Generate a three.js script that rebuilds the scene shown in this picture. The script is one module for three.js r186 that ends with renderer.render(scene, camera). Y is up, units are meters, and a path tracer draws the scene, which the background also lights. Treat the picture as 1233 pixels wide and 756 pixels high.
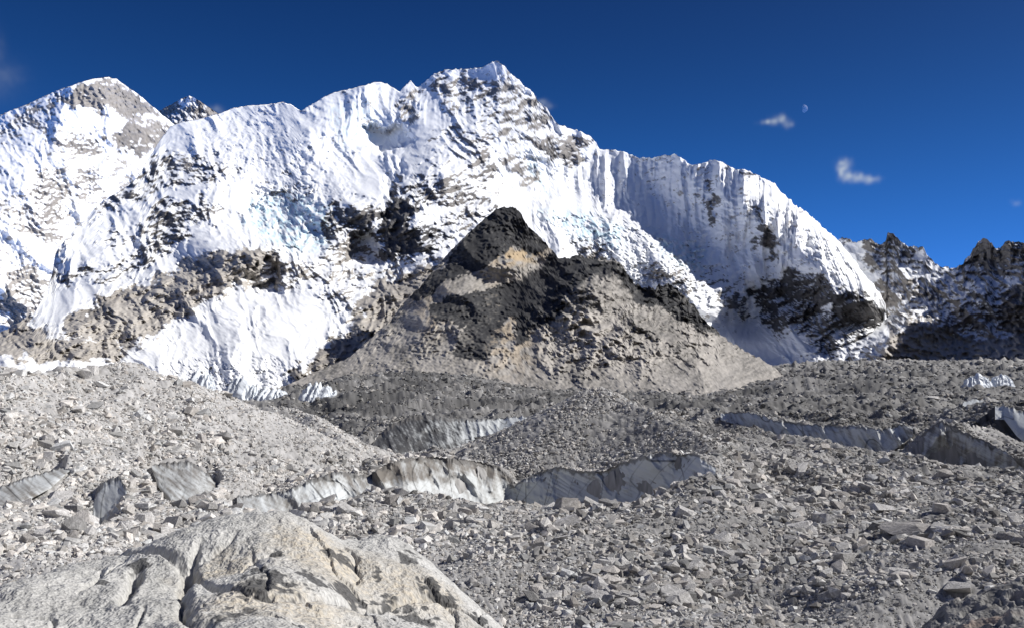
import * as THREE from 'three';
import { ConvexGeometry } from 'three/addons/geometries/ConvexGeometry.js';
import { mergeVertices } from 'three/addons/utils/BufferGeometryUtils.js';
import { createNoise2D, createNoise3D } from 'simplex-noise';

// ------------------------------------------------------------------ camera, sky, sun, exposure
function rng(seed) { let a = seed >>> 0; return () => { a = (a + 0x6D2B79F5) | 0; let t = Math.imul(a ^ (a >>> 15), 1 | a); t = (t + Math.imul(t ^ (t >>> 7), 61 | t)) ^ t; return ((t ^ (t >>> 14)) >>> 0) / 4294967296; }; }
const scene = new THREE.Scene();
const F = 968, CX = 616.5, CY = 378, HORIZON = 480;         // survey chart: focal length and centre of the view, row of the eye level
const PITCH = Math.atan((HORIZON - CY) / F);
const camera = new THREE.PerspectiveCamera(2 * Math.atan(CY / F) * 180 / Math.PI, 1233 / 756, 0.1, 60000);
camera.rotation.x = PITCH;
scene.add(camera);

const SUN_AZ = 88 * Math.PI / 180, SUN_EL = 39 * Math.PI / 180;   // bearing clockwise from the view direction, height
const sunDir = new THREE.Vector3(Math.sin(SUN_AZ) * Math.cos(SUN_EL), Math.sin(SUN_EL), -Math.cos(SUN_AZ) * Math.cos(SUN_EL));
const EXPOSURE = 1.2;
{
  const puffs = [[1017, 198, 7, 5], [1015, 206, 5, 8], [1022, 213, 8, 5], [1034, 214, 9, 4], [1045, 216, 8, 3], [1055, 215, 5, 2.4], [933, 146, 7, 3], [941, 144, 6, 4], [949, 149, 5, 3], [924, 147, 8, 1.6], [1225, 245, 4, 2, .4], [-4, 64, 10, 24, .07], [2, 92, 26, 16, .1], [-20, 96, 40, 26, .1], [653, 124, 8, 3, .35], [660, 128, 6, 2.5, .3], [259, 132, 8, 4, .3], [266, 137, 5, 3, .25]];   // small clouds: chart column, row, half width, half height, thickness
  const skyN = createNoise2D(rng(5)), W = 2048, H = 1024, data = new Float32Array(W * H * 4);
  for (let j = 0; j < H; j++) for (let i = 0; i < W; i++) {
    const el = ((j + .5) / H - .5) * Math.PI, az = ((i + .5) / W - .5) * 2 * Math.PI;
    const dx = Math.cos(el) * Math.cos(az), dy = Math.sin(el), dz = Math.cos(el) * Math.sin(az);   // equirectangular: u = atan2(z, x)
    const cs = dx * sunDir.x + dy * sunDir.y + dz * sunDir.z;
    const s = Math.max(0, dy), a = Math.pow(1 - s, 5), lo = Math.pow(1 - s, 22);
    const g = 1 + .22 * cs, m = .01 * Math.max(0, cs) ** 2 + .2 * Math.max(0, cs) ** 12;           // air glows a little more, and whiter, towards the sun
    let cl = 0; const fz = dy * Math.sin(PITCH) - dz * Math.cos(PITCH);
    if (fz > .5 && dy > .05) { const px = CX + F * dx / fz, py = CY - F * (dy * Math.cos(PITCH) + dz * Math.sin(PITCH)) / fz, wx = px + 3 * skyN(px / 9, py / 9), wy = py + 2.5 * skyN(px / 8 + 30, py / 8); for (const [a2, b2, c2, d2, e2 = .95] of puffs) { const q = ((wx - a2) / c2) ** 2 + ((wy - b2) / d2) ** 2; if (q < 5) cl = Math.max(cl, e2 * Math.exp(-q * 1.35)); } cl *= .75 + .35 * skyN(px / 6, py / 6); }
    const k = (j * W + i) * 4, air = 1 - cl, wht = .72 * cl;
    data[k] = (((.0035 + .06 * a + .2 * lo) * g + m) * air + wht * .93) / EXPOSURE; data[k + 1] = (((.02 + .37 * a + .16 * lo) * g + m) * air + wht * 1.02) / EXPOSURE; data[k + 2] = (((.095 + 1.25 * a + .1 * lo) * g + m) * air + wht * 1.05) / EXPOSURE; data[k + 3] = 1;
  }
  const sky = new THREE.DataTexture(data, W, H, THREE.RGBAFormat, THREE.FloatType);
  sky.mapping = THREE.EquirectangularReflectionMapping; sky.magFilter = sky.minFilter = THREE.LinearFilter; sky.needsUpdate = true;
  scene.background = sky; scene.environment = sky;
}
const sun = new THREE.DirectionalLight(new THREE.Color(1, .972, .93), 4.8);
sun.position.copy(sunDir).multiplyScalar(6000); sun.castShadow = true;
sun.shadow.camera.left = sun.shadow.camera.bottom = -6000; sun.shadow.camera.right = sun.shadow.camera.top = 6000; sun.shadow.camera.far = 20000; sun.shadow.mapSize.set(4096, 4096);
scene.add(sun, sun.target);
const renderer = new THREE.WebGLRenderer({ antialias: true });
renderer.toneMapping = THREE.LinearToneMapping; renderer.toneMappingExposure = EXPOSURE; renderer.shadowMap.enabled = true;

// ------------------------------------------------------------------ tools
const n2 = createNoise2D(rng(11)), n2b = createNoise2D(rng(23)), n3 = createNoise3D(rng(37));
const fbm = (x, y, o = 4, g = .5) => { let s = 0, a = 1, t = 0; for (let i = 0; i < o; i++) { s += a * n2(x, y); t += a; a *= g; x = x * 2.03 + 17.1; y = y * 2.03 - 9.7; } return s / t; };
const rid = (x, y, o = 4, g = .5) => { let s = 0, a = 1, t = 0; for (let i = 0; i < o; i++) { s += a * (1 - Math.abs(n2b(x, y))); t += a; a *= g; x = x * 2.07 + 5.3; y = y * 2.07 + 31.7; } return s / t; };
const sm = (a, b, x) => { const t = Math.min(1, Math.max(0, (x - a) / (b - a))); return t * t * (3 - 2 * t); };
const mix = (a, b, t) => a + (b - a) * t;
const hash2 = (i, j) => { let h = Math.imul(i, 374761393) ^ Math.imul(j, 668265263); h = Math.imul(h ^ (h >>> 13), 1274126177); return ((h ^ (h >>> 16)) >>> 0) / 4294967296; };
function cells(x, y) {                                       // nearest two feature points: [distance gap, value of the cell]
  const i = Math.floor(x), j = Math.floor(y); let d1 = 9, d2 = 9, v = 0;
  for (let a = -1; a < 2; a++) for (let b = -1; b < 2; b++) {
    const p = i + a, q = j + b, dx = p + hash2(p, q) - x, dy = q + hash2(p + 91, q - 57) - y, d = Math.hypot(dx, dy);
    if (d < d1) { d2 = d1; d1 = d; v = hash2(p - 13, q + 29); } else if (d < d2) d2 = d;
  }
  return [d2 - d1, v, d1];
}
const scaled = (f, x, y, l) => { const k = Math.log2(l), i = Math.floor(k), t = k - i, a = 2 ** i; return f(x / a + i * 7.3, y / a) * Math.sqrt(1 - t) + f(x / (2 * a) + (i + 1) * 7.3, y / (2 * a)) * Math.sqrt(t); };   // noise whose grain grows smoothly with distance
const mf = (x, y, o, sharp = 2) => { let s = 0, a = .5, w = 1, t = 0; for (let i = 0; i < o; i++) { let v = 1 - Math.abs(n2b(x, y)); v = v ** sharp * w; w = Math.min(1, v * 1.7); s += v * a; t += a; a *= .52; x = x * 2.06 + 3.1; y = y * 2.06 - 7.7; } return s / t; };   // sharp ridges with detail gathered on them
const ST = Math.sin(PITCH), CT = Math.cos(PITCH);
function at(px, py, r) {                                     // bearing and height read off the survey chart, at a horizontal distance of r metres
  const x = (px - CX) / F, y = (CY - py) / F, dx = x, dy = ST + y * CT, dz = -CT + y * ST, k = r / Math.hypot(dx, dz);
  return [dx * k, dy * k, dz * k];
}
function chart(x, y, z) { const f = y * ST - z * CT, u = y * CT + z * ST; return [CX + F * x / f, CY - F * u / f]; }
function bearing(px) { return Math.atan2((px - CX) / F, CT); }        // chart column (at eye level) to bearing
function column(b) { return CX + F * CT * Math.tan(b); }
function rbf(pts, sx, sy, smooth = 0) {                       // thin-plate surface through [x, y, value] points
  const n = pts.length, N = n + 3, A = [], X = pts.map((p) => [p[0] / sx, p[1] / sy]);
  const ph = (d2) => d2 < 1e-12 ? 0 : .5 * d2 * Math.log(d2);
  for (let i = 0; i < n; i++) { const row = new Float64Array(N + 1); for (let j = 0; j < n; j++) row[j] = ph((X[i][0] - X[j][0]) ** 2 + (X[i][1] - X[j][1]) ** 2) + (i === j ? smooth : 0); row[n] = 1; row[n + 1] = X[i][0]; row[n + 2] = X[i][1]; row[N] = pts[i][2]; A.push(row); }
  for (let k = 0; k < 3; k++) { const row = new Float64Array(N + 1); for (let j = 0; j < n; j++) row[j] = k === 0 ? 1 : X[j][k - 1]; A.push(row); }
  for (let c = 0; c < N; c++) { let p = c; for (let r = c + 1; r < N; r++) if (Math.abs(A[r][c]) > Math.abs(A[p][c])) p = r; [A[c], A[p]] = [A[p], A[c]]; for (let r = c + 1; r < N; r++) { const f = A[r][c] / A[c][c]; if (f) for (let k = c; k <= N; k++) A[r][k] -= f * A[c][k]; } }
  const w = new Float64Array(N); for (let c = N - 1; c >= 0; c--) { let s = A[c][N]; for (let k = c + 1; k < N; k++) s -= A[c][k] * w[k]; w[c] = s / A[c][c]; }
  return (x, y) => { x /= sx; y /= sy; let s = w[n] + w[n + 1] * x + w[n + 2] * y; for (let i = 0; i < n; i++) { const d2 = (x - X[i][0]) ** 2 + (y - X[i][1]) ** 2; if (d2 > 1e-12) s += w[i] * .5 * d2 * Math.log(d2); } return s; };
}
function lattice(fn, x0, x1, nx, y0, y1, ny) {                // tabulate a slow smooth function, read it back with cubic blending
  const T = new Float64Array((nx + 1) * (ny + 1));
  for (let j = 0; j <= ny; j++) for (let i = 0; i <= nx; i++) T[j * (nx + 1) + i] = fn(x0 + (x1 - x0) * i / nx, y0 + (y1 - y0) * j / ny);
  const g = (i, j) => T[Math.min(ny, Math.max(0, j)) * (nx + 1) + Math.min(nx, Math.max(0, i))];
  const cub = (a, b, c, d, t) => b + .5 * t * (c - a + t * (2 * a - 5 * b + 4 * c - d + t * (3 * (b - c) + d - a)));
  return (x, y) => { const u = Math.min(nx, Math.max(0, (x - x0) / (x1 - x0) * nx)), v = Math.min(ny, Math.max(0, (y - y0) / (y1 - y0) * ny)), i = Math.min(nx - 1, Math.floor(u)), j = Math.min(ny - 1, Math.floor(v)), s = u - i, t = v - j, r = []; for (let k = -1; k < 3; k++) r.push(cub(g(i - 1, j + k), g(i, j + k), g(i + 1, j + k), g(i + 2, j + k), s)); return cub(r[0], r[1], r[2], r[3], t); };
}
function lerpLine(pts, x, k = 1) { if (x <= pts[0][0]) return pts[0][k]; for (let i = 1; i < pts.length; i++) if (x <= pts[i][0]) { const t = (x - pts[i - 1][0]) / (pts[i][0] - pts[i - 1][0]); return mix(pts[i - 1][k], pts[i][k], t); } return pts[pts.length - 1][k]; }
function poly(list) {                                        // outlines with weights: returns sum of what covers a place, soft over 2*soft
  const P = list.map(([pts, ...v]) => { const xs = pts.map((p) => p[0]), ys = pts.map((p) => p[1]); return { pts, v, b: [Math.min(...xs), Math.max(...xs), Math.min(...ys), Math.max(...ys)] }; });
  return (x, y, soft, put) => {
    for (const { pts, v, b } of P) {
      if (x < b[0] - soft || x > b[1] + soft || y < b[2] - soft || y > b[3] + soft) continue;
      let inside = false, d = 1e9;
      for (let i = 0, j = pts.length - 1; i < pts.length; j = i++) {
        const [ax, ay] = pts[j], [bx, by] = pts[i];
        if ((ay > y) !== (by > y) && x < (bx - ax) * (y - ay) / (by - ay) + ax) inside = !inside;
        const ex = bx - ax, ey = by - ay, t = Math.min(1, Math.max(0, ((x - ax) * ex + (y - ay) * ey) / (ex * ex + ey * ey)));
        d = Math.min(d, (x - ax - ex * t) ** 2 + (y - ay - ey * t) ** 2);
      }
      d = Math.sqrt(d) * (inside ? 1 : -1);
      const w = sm(-soft, soft, d); if (w > 0) put(w, v);
    }
  };
}
const usedNames = new Map();
function numbered(n) { const k = usedNames.get(n) ?? 0; usedNames.set(n, k + 1); return k ? n + '_' + String(k).padStart(3, '0') : n; }
function put(o, name, data, parent = scene) { o.name = numbered(name); Object.assign(o.userData, data); o.castShadow = o.receiveShadow = true; parent.add(o); return o; }
function surface(nx, ny, fn, colour, mat, uvs) {              // indexed grid of (nx+1) x (ny+1) points with vertex colours
  const n = (nx + 1) * (ny + 1), pos = new Float32Array(n * 3), col = new Float32Array(n * 3), uv = uvs ? new Float32Array(n * 2) : null, idx = new Uint32Array(nx * ny * 6), extra = new Array(n);
  for (let j = 0, k = 0; j <= ny; j++) for (let i = 0; i <= nx; i++, k++) { const q = fn(i, j); pos[3 * k] = q[0]; pos[3 * k + 1] = q[1]; pos[3 * k + 2] = q[2]; extra[k] = q[3]; if (uv) { const t = uvs(q); uv[2 * k] = t[0]; uv[2 * k + 1] = t[1]; } }
  for (let j = 0, c = 0; j < ny; j++) for (let i = 0; i < nx; i++) { const a = j * (nx + 1) + i, b = a + 1, d = a + nx + 1, e = d + 1; idx[c++] = a; idx[c++] = b; idx[c++] = d; idx[c++] = b; idx[c++] = e; idx[c++] = d; }
  const g = new THREE.BufferGeometry(); g.setAttribute('position', new THREE.BufferAttribute(pos, 3)); g.setIndex(new THREE.BufferAttribute(idx, 1)); g.computeVertexNormals();
  const nr = g.attributes.normal.array;
  for (let k = 0; k < n; k++) { const c = colour(pos[3 * k], pos[3 * k + 1], pos[3 * k + 2], nr[3 * k], nr[3 * k + 1], nr[3 * k + 2], extra[k]); col[3 * k] = c[0]; col[3 * k + 1] = c[1]; col[3 * k + 2] = c[2]; }
  g.setAttribute('color', new THREE.BufferAttribute(col, 3)); if (uv) g.setAttribute('uv', new THREE.BufferAttribute(uv, 2));
  return new THREE.Mesh(g, mat);
}
const matRock = new THREE.MeshStandardMaterial({ vertexColors: true, roughness: .95 });
const matIce = new THREE.MeshPhysicalMaterial({ vertexColors: true, roughness: .55, ior: 1.31 });

// ------------------------------------------------------------------ mountains
const SNOW = [.88, .89, .9];
// one mountain: crest and foot lines on the chart, distances through control points, relief in metres, outlines of bare rock
function mountain(o, name, data) {
  const { x0, x1, nx, ny, crest, foot, ctrl, jag, relief, rocks, tones, snowLine = 0, back = [300, 900], unit } = o;
  const slow = rbf(ctrl, 100, 60, .002), D = lattice(slow, x0, x1, 160, 40, 560, 90), rockAt = poly(rocks);
  const rows = ny + 4;
  const mesh = surface(nx, rows, (i, j) => {
    const px = x0 + (x1 - x0) * i / nx;
    let yc = lerpLine(crest, px) + jag(px), yf = lerpLine(foot, px);
    const v = Math.min(1, j / ny), py = mix(yf, Math.min(yc, yf - 2), v);
    const wk = o.warp ?? 1, wx = px + wk * (9 * n2(px / 34, py / 34) + 5 * n2b(px / 13, py / 13)) + 2.5 * n2(px / 5, py / 5), wy = py + wk * (7 * n2b(px / 36 + 7, py / 30) + 4 * n2(px / 13 + 5, py / 10)) + 2 * n2b(px / 5, py / 5 + 40);
    let rock = o.base ?? 0, tone = 0, tw = .0001;
    rockAt(wx, wy, o.soft ?? 8, (w, [k, t]) => { if (k < 0) { rock *= 1 - w; } else { rock = Math.max(rock, k * w); } if (t !== undefined) { tone += t * w; tw += w; } });
    tone = tw > .01 ? tone / tw : o.tone ?? .5;
    const r0 = D(px, py), d = relief(px, py, px * unit, -py * unit, rock, v);
    let r = r0 - d, p = at(px, py, r);
    if (j > ny) { const b = (back[0] + (back[1] - back[0]) * (j - ny - 1) / 3) * (o.thin ? o.thin(px) : 1), top = at(px, yc, r0 - relief(px, yc, px * unit, -yc * unit, rock, 1)); const k = 1 + b / Math.hypot(top[0], top[2]); p = [top[0] * k, top[1] - b * 1.1, top[2] * k]; }
    return [p[0], p[1], p[2], [px, py, rock, tone]];
  }, (x, y, z, a, b, c, e) => {
    const [px, py, rock, tone] = e, X = px * unit, Y = -py * unit;
    const steep = sm(.93, .5, b), strata = .62 * fbm(X / (22 * unit) + Y / (44 * unit), Y / (7 * unit) - X / (17 * unit), 4, .6) + .6 * fbm(X / (30 * unit), Y / (24 * unit), 4, .55), fine = n2(X / (2.5 * unit), Y / (2 * unit)) * .7 + n2b(X / (5.3 * unit), Y / (4.2 * unit)), vein = rid(X / (13 * unit) - Y / (30 * unit), Y / (7 * unit) + X / (22 * unit), 3);
    const cover = rock >= 1.35 ? 1 : rock * (rock > .9 ? .8 + .3 * steep : .62 + .5 * steep) + .44 * strata + .08 * fine + (o.speckle ?? .5) * Math.max(0, vein - .78) + (.25 * steep - .12);
    const k = sm(.44, .54, cover);
    const t = tone + (o.mottle ?? .2) * strata + .12 * fine + .14 * n2b(X / (70 * unit), Y / (70 * unit)), R = tones(t, X, Y);
    let s = 1 + .02 * fine, ti = 0; if (o.ice) o.ice(px, py, 9, (w, [q]) => { ti = Math.max(ti, w * q); }); ti *= sm(-.2, .45, fbm(X / (9 * unit), Y / (9 * unit), 3) + .15);
    return [mix(SNOW[0] * s * (1 - .26 * ti), R[0], k), mix(SNOW[1] * s * (1 - .08 * ti), R[1], k), mix(SNOW[2] * s * (1 - .02 * ti), R[2], k)];
  }, matRock);
  return put(mesh, name, data);
}
const ramp = (stops) => (t) => { if (t <= stops[0][0]) return stops[0][1]; for (let i = 1; i < stops.length; i++) if (t <= stops[i][0]) { const k = (t - stops[i - 1][0]) / (stops[i][0] - stops[i - 1][0]), A = stops[i - 1][1], B = stops[i][1]; return [mix(A[0], B[0], k), mix(A[1], B[1], k), mix(A[2], B[2], k)]; } return stops[stops.length - 1][1]; };
const greyRock = ramp([[-.1, [.035, .034, .036]], [.25, [.085, .082, .082]], [.5, [.19, .175, .16]], [.75, [.32, .295, .265]], [1.1, [.44, .41, .37]]]);

// the broad white shoulder behind
mountain({
  x0: -190, x1: 262, nx: 380, ny: 300, unit: 6.2, back: [250, 1600],
  crest: [[-190, 196], [-100, 168], [0, 138], [30, 126], [60, 112], [90, 101], [110, 95], [128, 92], [140, 95], [150, 102], [165, 113], [182, 127], [195, 138], [210, 150], [230, 175], [262, 230]],
  foot: [[-190, 440], [262, 440]],
  ctrl: [[-190, 190, 8000], [0, 138, 7500], [128, 92, 7500], [200, 145, 7900], [262, 230, 8000], [60, 140, 7100], [120, 150, 7050], [190, 200, 7300], [0, 220, 6250], [90, 230, 6450], [190, 300, 6600], [0, 320, 5500], [100, 330, 5800], [262, 440, 5400], [0, 440, 5000], [-190, 440, 5200], [-190, 300, 6000]],
  jag: (x) => 1.2 * fbm(x / 14, 3.1, 3) * sm(110, 140, x) + .6 * fbm(x / 30, 8, 2),
  relief: (px, py, X, Y, rock) => { const q = X + .35 * Y, w = 40 * n2(X / 300, Y / 300); return 150 * (mf((q + w) / 800, Y / 1100, 5) - .4) + (16 + 30 * rock) * (mf((q + w) / 130, Y / 150, 3) - .4) + (3 + 16 * rock) * n2(X / 42, Y / 38) + (1 + 7 * rock) * n2b(X / 17, Y / 15); },
  tones: greyRock, tone: .62, base: .24, speckle: 1.2,
  rocks: [
    [[[71, 115], [100, 103], [130, 95], [148, 103], [169, 121], [190, 137], [182, 143], [148, 137], [111, 131], [82, 127]], .86, .62],
    [[[-100, 178], [0, 148], [66, 121], [72, 130], [16, 154], [0, 179], [-100, 220]], .62, .66],
    [[[122, 158], [164, 147], [206, 150], [198, 168], [169, 187], [148, 179], [130, 168]], .68, .6],
    [[[61, 163], [127, 166], [122, 187], [100, 192], [63, 179]], .52, .62], [[[37, 200], [79, 205], [80, 262], [70, 285], [40, 260]], .52, .66],
    [[[0, 240], [40, 250], [70, 260], [90, 300], [40, 290], [0, 275]], .42, .7], [[[85, 205], [115, 200], [120, 240], [95, 245]], .42, .6],
    [[[30, 140], [56, 140], [58, 185], [48, 180]], .45, .6], [[[0, 325], [40, 318], [60, 350], [40, 400], [0, 400]], .6, .75],
    [[[80, 128], [110, 134], [150, 140], [130, 156], [100, 160], [70, 145]], -1],
  ],
}, 'snow_mountain', { kind: 'structure', label: 'broad white snow mountain with a grey rock band under its rounded top' });

// the small dark pyramid far behind
mountain({
  x0: 168, x1: 300, nx: 150, ny: 70, unit: 8.6, back: [200, 900],
  crest: [[168, 156], [190, 134], [205, 126], [216, 120], [227, 115], [236, 119], [248, 127], [258, 134], [275, 146], [300, 170]],
  foot: [[168, 215], [300, 215]],
  ctrl: [[168, 150, 9400], [227, 115, 9000], [300, 170, 9600], [205, 170, 8300], [240, 170, 8400], [168, 215, 8000], [300, 215, 8200], [232, 150, 8500], [215, 140, 8800]],
  jag: (x) => .9 * fbm(x / 7, 41, 3),
  relief: (px, py, X, Y) => 130 * (rid(X / 420, Y / 520, 4) - .5) + 40 * n2(X / 90, Y / 70) + 20 * n2b(X / 34, Y / 26),
  tones: greyRock, tone: .66, base: .6, rocks: [[[[215, 121], [227, 114], [238, 120], [232, 128], [222, 128]], -1]],
}, 'distant_peak', { kind: 'structure', label: 'small dark rocky pyramid peak far behind the snow ridges' });

// the main snow massif with its fluted wall, hanging glacier and the icefall at its foot
const zone = poly([
  [[[690, 185], [722, 180], [810, 186], [860, 192], [905, 205], [930, 230], [950, 290], [940, 330], [900, 400], [870, 400], [855, 330], [770, 262], [745, 262], [700, 235]], 'flute', 1],
  [[[905, 205], [940, 232], [1010, 288], [1070, 370], [1060, 385], [1000, 330], [950, 290], [925, 250]], 'flute', 1],
  [[[375, 125], [470, 100], [500, 112], [520, 92], [620, 95], [600, 150], [480, 150], [400, 180]], 'flute', .45],
  [[[648, 258], [700, 250], [760, 265], [850, 300], [862, 372], [790, 360], [700, 310]], 'serac', 1],
  [[[690, 215], [740, 225], [790, 262], [850, 280], [850, 300], [760, 268], [700, 250]], 'serac', .5],
  [[[300, 230], [400, 215], [400, 300], [330, 310], [280, 290]], 'serac', .8],
  [[[0, 270], [60, 290], [60, 345], [0, 345]], 'serac', .6],
  [[[180, 440], [330, 430], [400, 470], [380, 500], [260, 500], [200, 470]], 'serac', .7],
  [[[255, 130], [300, 125], [345, 150], [300, 190], [230, 180]], 'serac', .4], [[[220, 160], [330, 150], [430, 180], [430, 240], [330, 235], [240, 225]], 'serac', .42], [[[620, 160], [680, 200], [690, 250], [640, 240]], 'serac', .4],
]);
const hollow = poly([
  [[[438, 154], [448, 150], [459, 158], [482, 150], [497, 168], [469, 183], [456, 184], [448, 174]], 150],
  [[[290, 333], [320, 309], [336, 318], [333, 352], [299, 349]], 120], [[[419, 318], [422, 282], [448, 279], [461, 318]], 120], [[[322, 285], [334, 268], [346, 272], [340, 292]], 60], [[[462, 215], [482, 195], [490, 200], [474, 228], [470, 262], [458, 268]], 55],
]);
mountain({
  x0: -190, x1: 1100, nx: 1010, ny: 400, unit: 3.6, back: [250, 1500], thin: (px) => mix(.14, 1, sm(150, 260, px)),
  crest: [[-190, 415], [0, 400], [40, 378], [56, 352], [62, 330], [66, 305], [78, 288], [100, 266], [118, 246], [130, 238], [150, 226], [165, 214], [178, 192], [190, 172], [205, 152], [215, 148], [240, 143], [262, 137], [280, 130], [300, 127], [320, 126], [340, 123], [350, 126], [362, 134], [370, 128], [378, 124], [388, 117], [400, 112], [425, 106], [450, 99], [458, 99], [466, 101], [474, 106], [481, 111], [487, 104], [494, 97], [499, 102], [503, 106], [511, 99], [520, 90], [535, 84], [560, 83], [580, 82], [590, 76], [598, 72], [606, 78], [612, 86], [625, 96], [632, 104], [642, 111], [648, 122], [660, 132], [669, 148], [685, 154], [700, 158], [712, 165], [718, 172], [722, 180], [735, 180], [750, 182], [770, 190], [785, 190], [800, 187], [814, 186], [824, 192], [832, 199], [845, 197], [860, 192], [872, 196], [885, 204], [900, 204], [912, 211], [930, 219], [942, 231], [955, 244], [970, 254], [985, 267], [998, 279], [1008, 288], [1022, 303], [1035, 322], [1050, 340], [1062, 356], [1067, 368], [1070, 380], [1073, 400], [1076, 440], [1100, 468]],
  foot: [[-190, 470], [0, 470], [150, 500], [250, 540], [420, 540], [520, 500], [700, 480], [1100, 470]],
  ctrl: [
    [-190, 420, 2100], [-190, 470, 1300], [0, 400, 2200], [62, 335, 2920], [66, 300, 3120], [130, 238, 3620], [165, 214, 3820], [205, 152, 4400], [262, 137, 4500], [340, 124, 4400], [400, 112, 4300], [450, 99, 4350], [487, 106, 4300], [540, 84, 4350], [598, 73, 4250], [640, 112, 4150], [670, 150, 4000], [720, 178, 4000], [750, 182, 3900], [814, 186, 3500], [860, 192, 3250], [905, 205, 3000],
    [940, 232, 3050], [985, 268, 2950], [1010, 290, 2900], [1040, 328, 2750], [1070, 372, 2500], [1100, 432, 2300],
    [922, 240, 2800], [952, 272, 2690], [985, 302, 2560], [1012, 324, 2470], [1040, 345, 2380], [1058, 368, 2290],
    [780, 240, 3480], [830, 260, 3150], [880, 300, 2880], [910, 350, 2720], [880, 385, 2680], [930, 390, 2560], [980, 370, 2420], [1020, 390, 2280], [1050, 420, 2150], [930, 428, 2250], [1000, 432, 2120], [740, 215, 3680], [700, 205, 3820],
    [640, 220, 3500], [660, 190, 3700], [620, 150, 3800], [690, 260, 3150], [740, 285, 2900], [790, 310, 2680], [840, 350, 2450], [858, 372, 2380], [780, 350, 2450], [860, 420, 2250], [700, 340, 2600],
    [300, 180, 3900], [380, 170, 3850], [430, 150, 4000], [465, 165, 4000], [500, 160, 3800], [550, 140, 3900], [560, 200, 3300], [600, 230, 3250], [520, 215, 3100], [590, 255, 2900], [470, 220, 3250], [440, 210, 3450], [400, 210, 3500],
    [250, 190, 3850], [185, 215, 3760], [250, 230, 3400], [330, 240, 3400], [300, 280, 3000], [380, 260, 3050], [430, 250, 2850], [490, 255, 2800], [540, 265, 2750], [400, 300, 2650], [440, 312, 2600], [490, 318, 2400], [530, 310, 2350],
    [120, 270, 3330], [180, 290, 3080], [90, 335, 2880], [140, 330, 2780], [70, 352, 2720], [220, 310, 2800], [180, 345, 2500], [250, 305, 2600], [310, 305, 2500], [320, 350, 2250], [240, 360, 2200], [120, 375, 2200], [60, 385, 2150], [150, 410, 1750], [60, 420, 1650], [0, 430, 1500], [200, 410, 1750],
    [370, 350, 2150], [330, 380, 1850], [400, 380, 1850], [450, 360, 2050], [470, 340, 2250], [300, 420, 1500], [380, 420, 1450], [240, 440, 1400], [440, 400, 1650], [300, 460, 1200], [280, 490, 1030], [220, 480, 1100], [400, 470, 1050], [350, 520, 900], [150, 500, 1050], [520, 440, 1300], [520, 500, 900], [700, 480, 1100], [700, 420, 1800], [600, 400, 1900], [1100, 470, 1900], [900, 470, 1800], [0, 470, 1200],
  ],
  jag: (x) => (1.3 * fbm(x / 9, 11, 3) + .6 * n2(x / 3, 5)) * (x > 480 && x < 720 ? 1.2 : x < 200 ? 1.1 : x > 930 ? 2 : x > 720 ? 1.1 : .55),
  relief: (px, py, X, Y, rock) => {
    let fl = 0, se = 0; const wx = px + 4 * n2(px / 20, py / 20), wy = py + 4 * n2b(px / 20, py / 20);
    zone(wx, wy, 12, (w, [k, s]) => { if (k === 'flute') fl = Math.max(fl, w * s); else se = Math.max(se, w * s); });
    const lean = X + .22 * Y, w1 = 42 * n2(X / 260, Y / 300), brk = sm(-.15, .5, fbm(X / 330 + 9, Y / 260, 3));
    let d = 108 * (mf((lean + w1) / 560, Y / 900, 5, 1.7) - .42) * (1 - .45 * fl);
    d += (1 - fl * .7) * ((11 + 20 * brk + 26 * rock) * (mf((lean + w1) / 115, Y / 135, 4) - .4) + (1.2 + 5 * brk) * (mf((X - .4 * Y) / 44 + 3, Y / 30, 3, 2.5) - .3));
    d += (.6 + 2 * brk + 9 * rock) * n2((X + w1) / 31, Y / 24) + (.2 + 1 * brk + 5.5 * rock) * n2b(X / 13, Y / 10);
    if (rock > .2) { const q = fbm(X / 190 + Y / 330, Y / 70 - X / 150, 3) * 4.5, st = Math.floor(q) + sm(.2, .8, q - Math.floor(q)); d -= 15 * Math.min(.8, rock) * st; }      // ledges of the rock bands
    if (fl > 0) { const L = X + .3 * w1 + .42 * Y * sm(925, 975, px); d += fl * (1 + .4 * sm(930, 970, px)) * (30 * (mf(L / 70, Y / 620, 2) - .4) + 11 * ((1 - Math.abs(n2b(L / 21, Y / 300))) ** 2 - .4) + 105 * (mf(L / 240 + .3, Y / 1100, 2, 1.4) - .4) + (7 + 8 * sm(930, 980, px)) * n2(X / 40, Y / 30) + 5 * n2b(X / 17, Y / 14) * sm(930, 980, px)); }
    if (se > 0) { const jx = X + 26 * n2(X / 60, Y / 60) + 9 * n2b(X / 19, Y / 19), jy = Y + 22 * n2b(X / 60, Y / 50) + 8 * n2(X / 17, Y / 21), a = cells(jx / 52, jy / 34), b = cells(jx / 21 + 5, jy / 15); d += se * (44 * (a[1] - .5) * sm(0, .12, a[0]) + 15 * (b[1] - .5) * sm(0, .2, b[0]) + 14 * Math.abs(n2(X / 24, Y / 18)) - 6); }
    hollow(px + 2.5 * n2(px / 9, py / 9), py + 2.5 * n2b(px / 9, py / 9), 4, (w, [k]) => { d -= k * w; });
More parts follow.
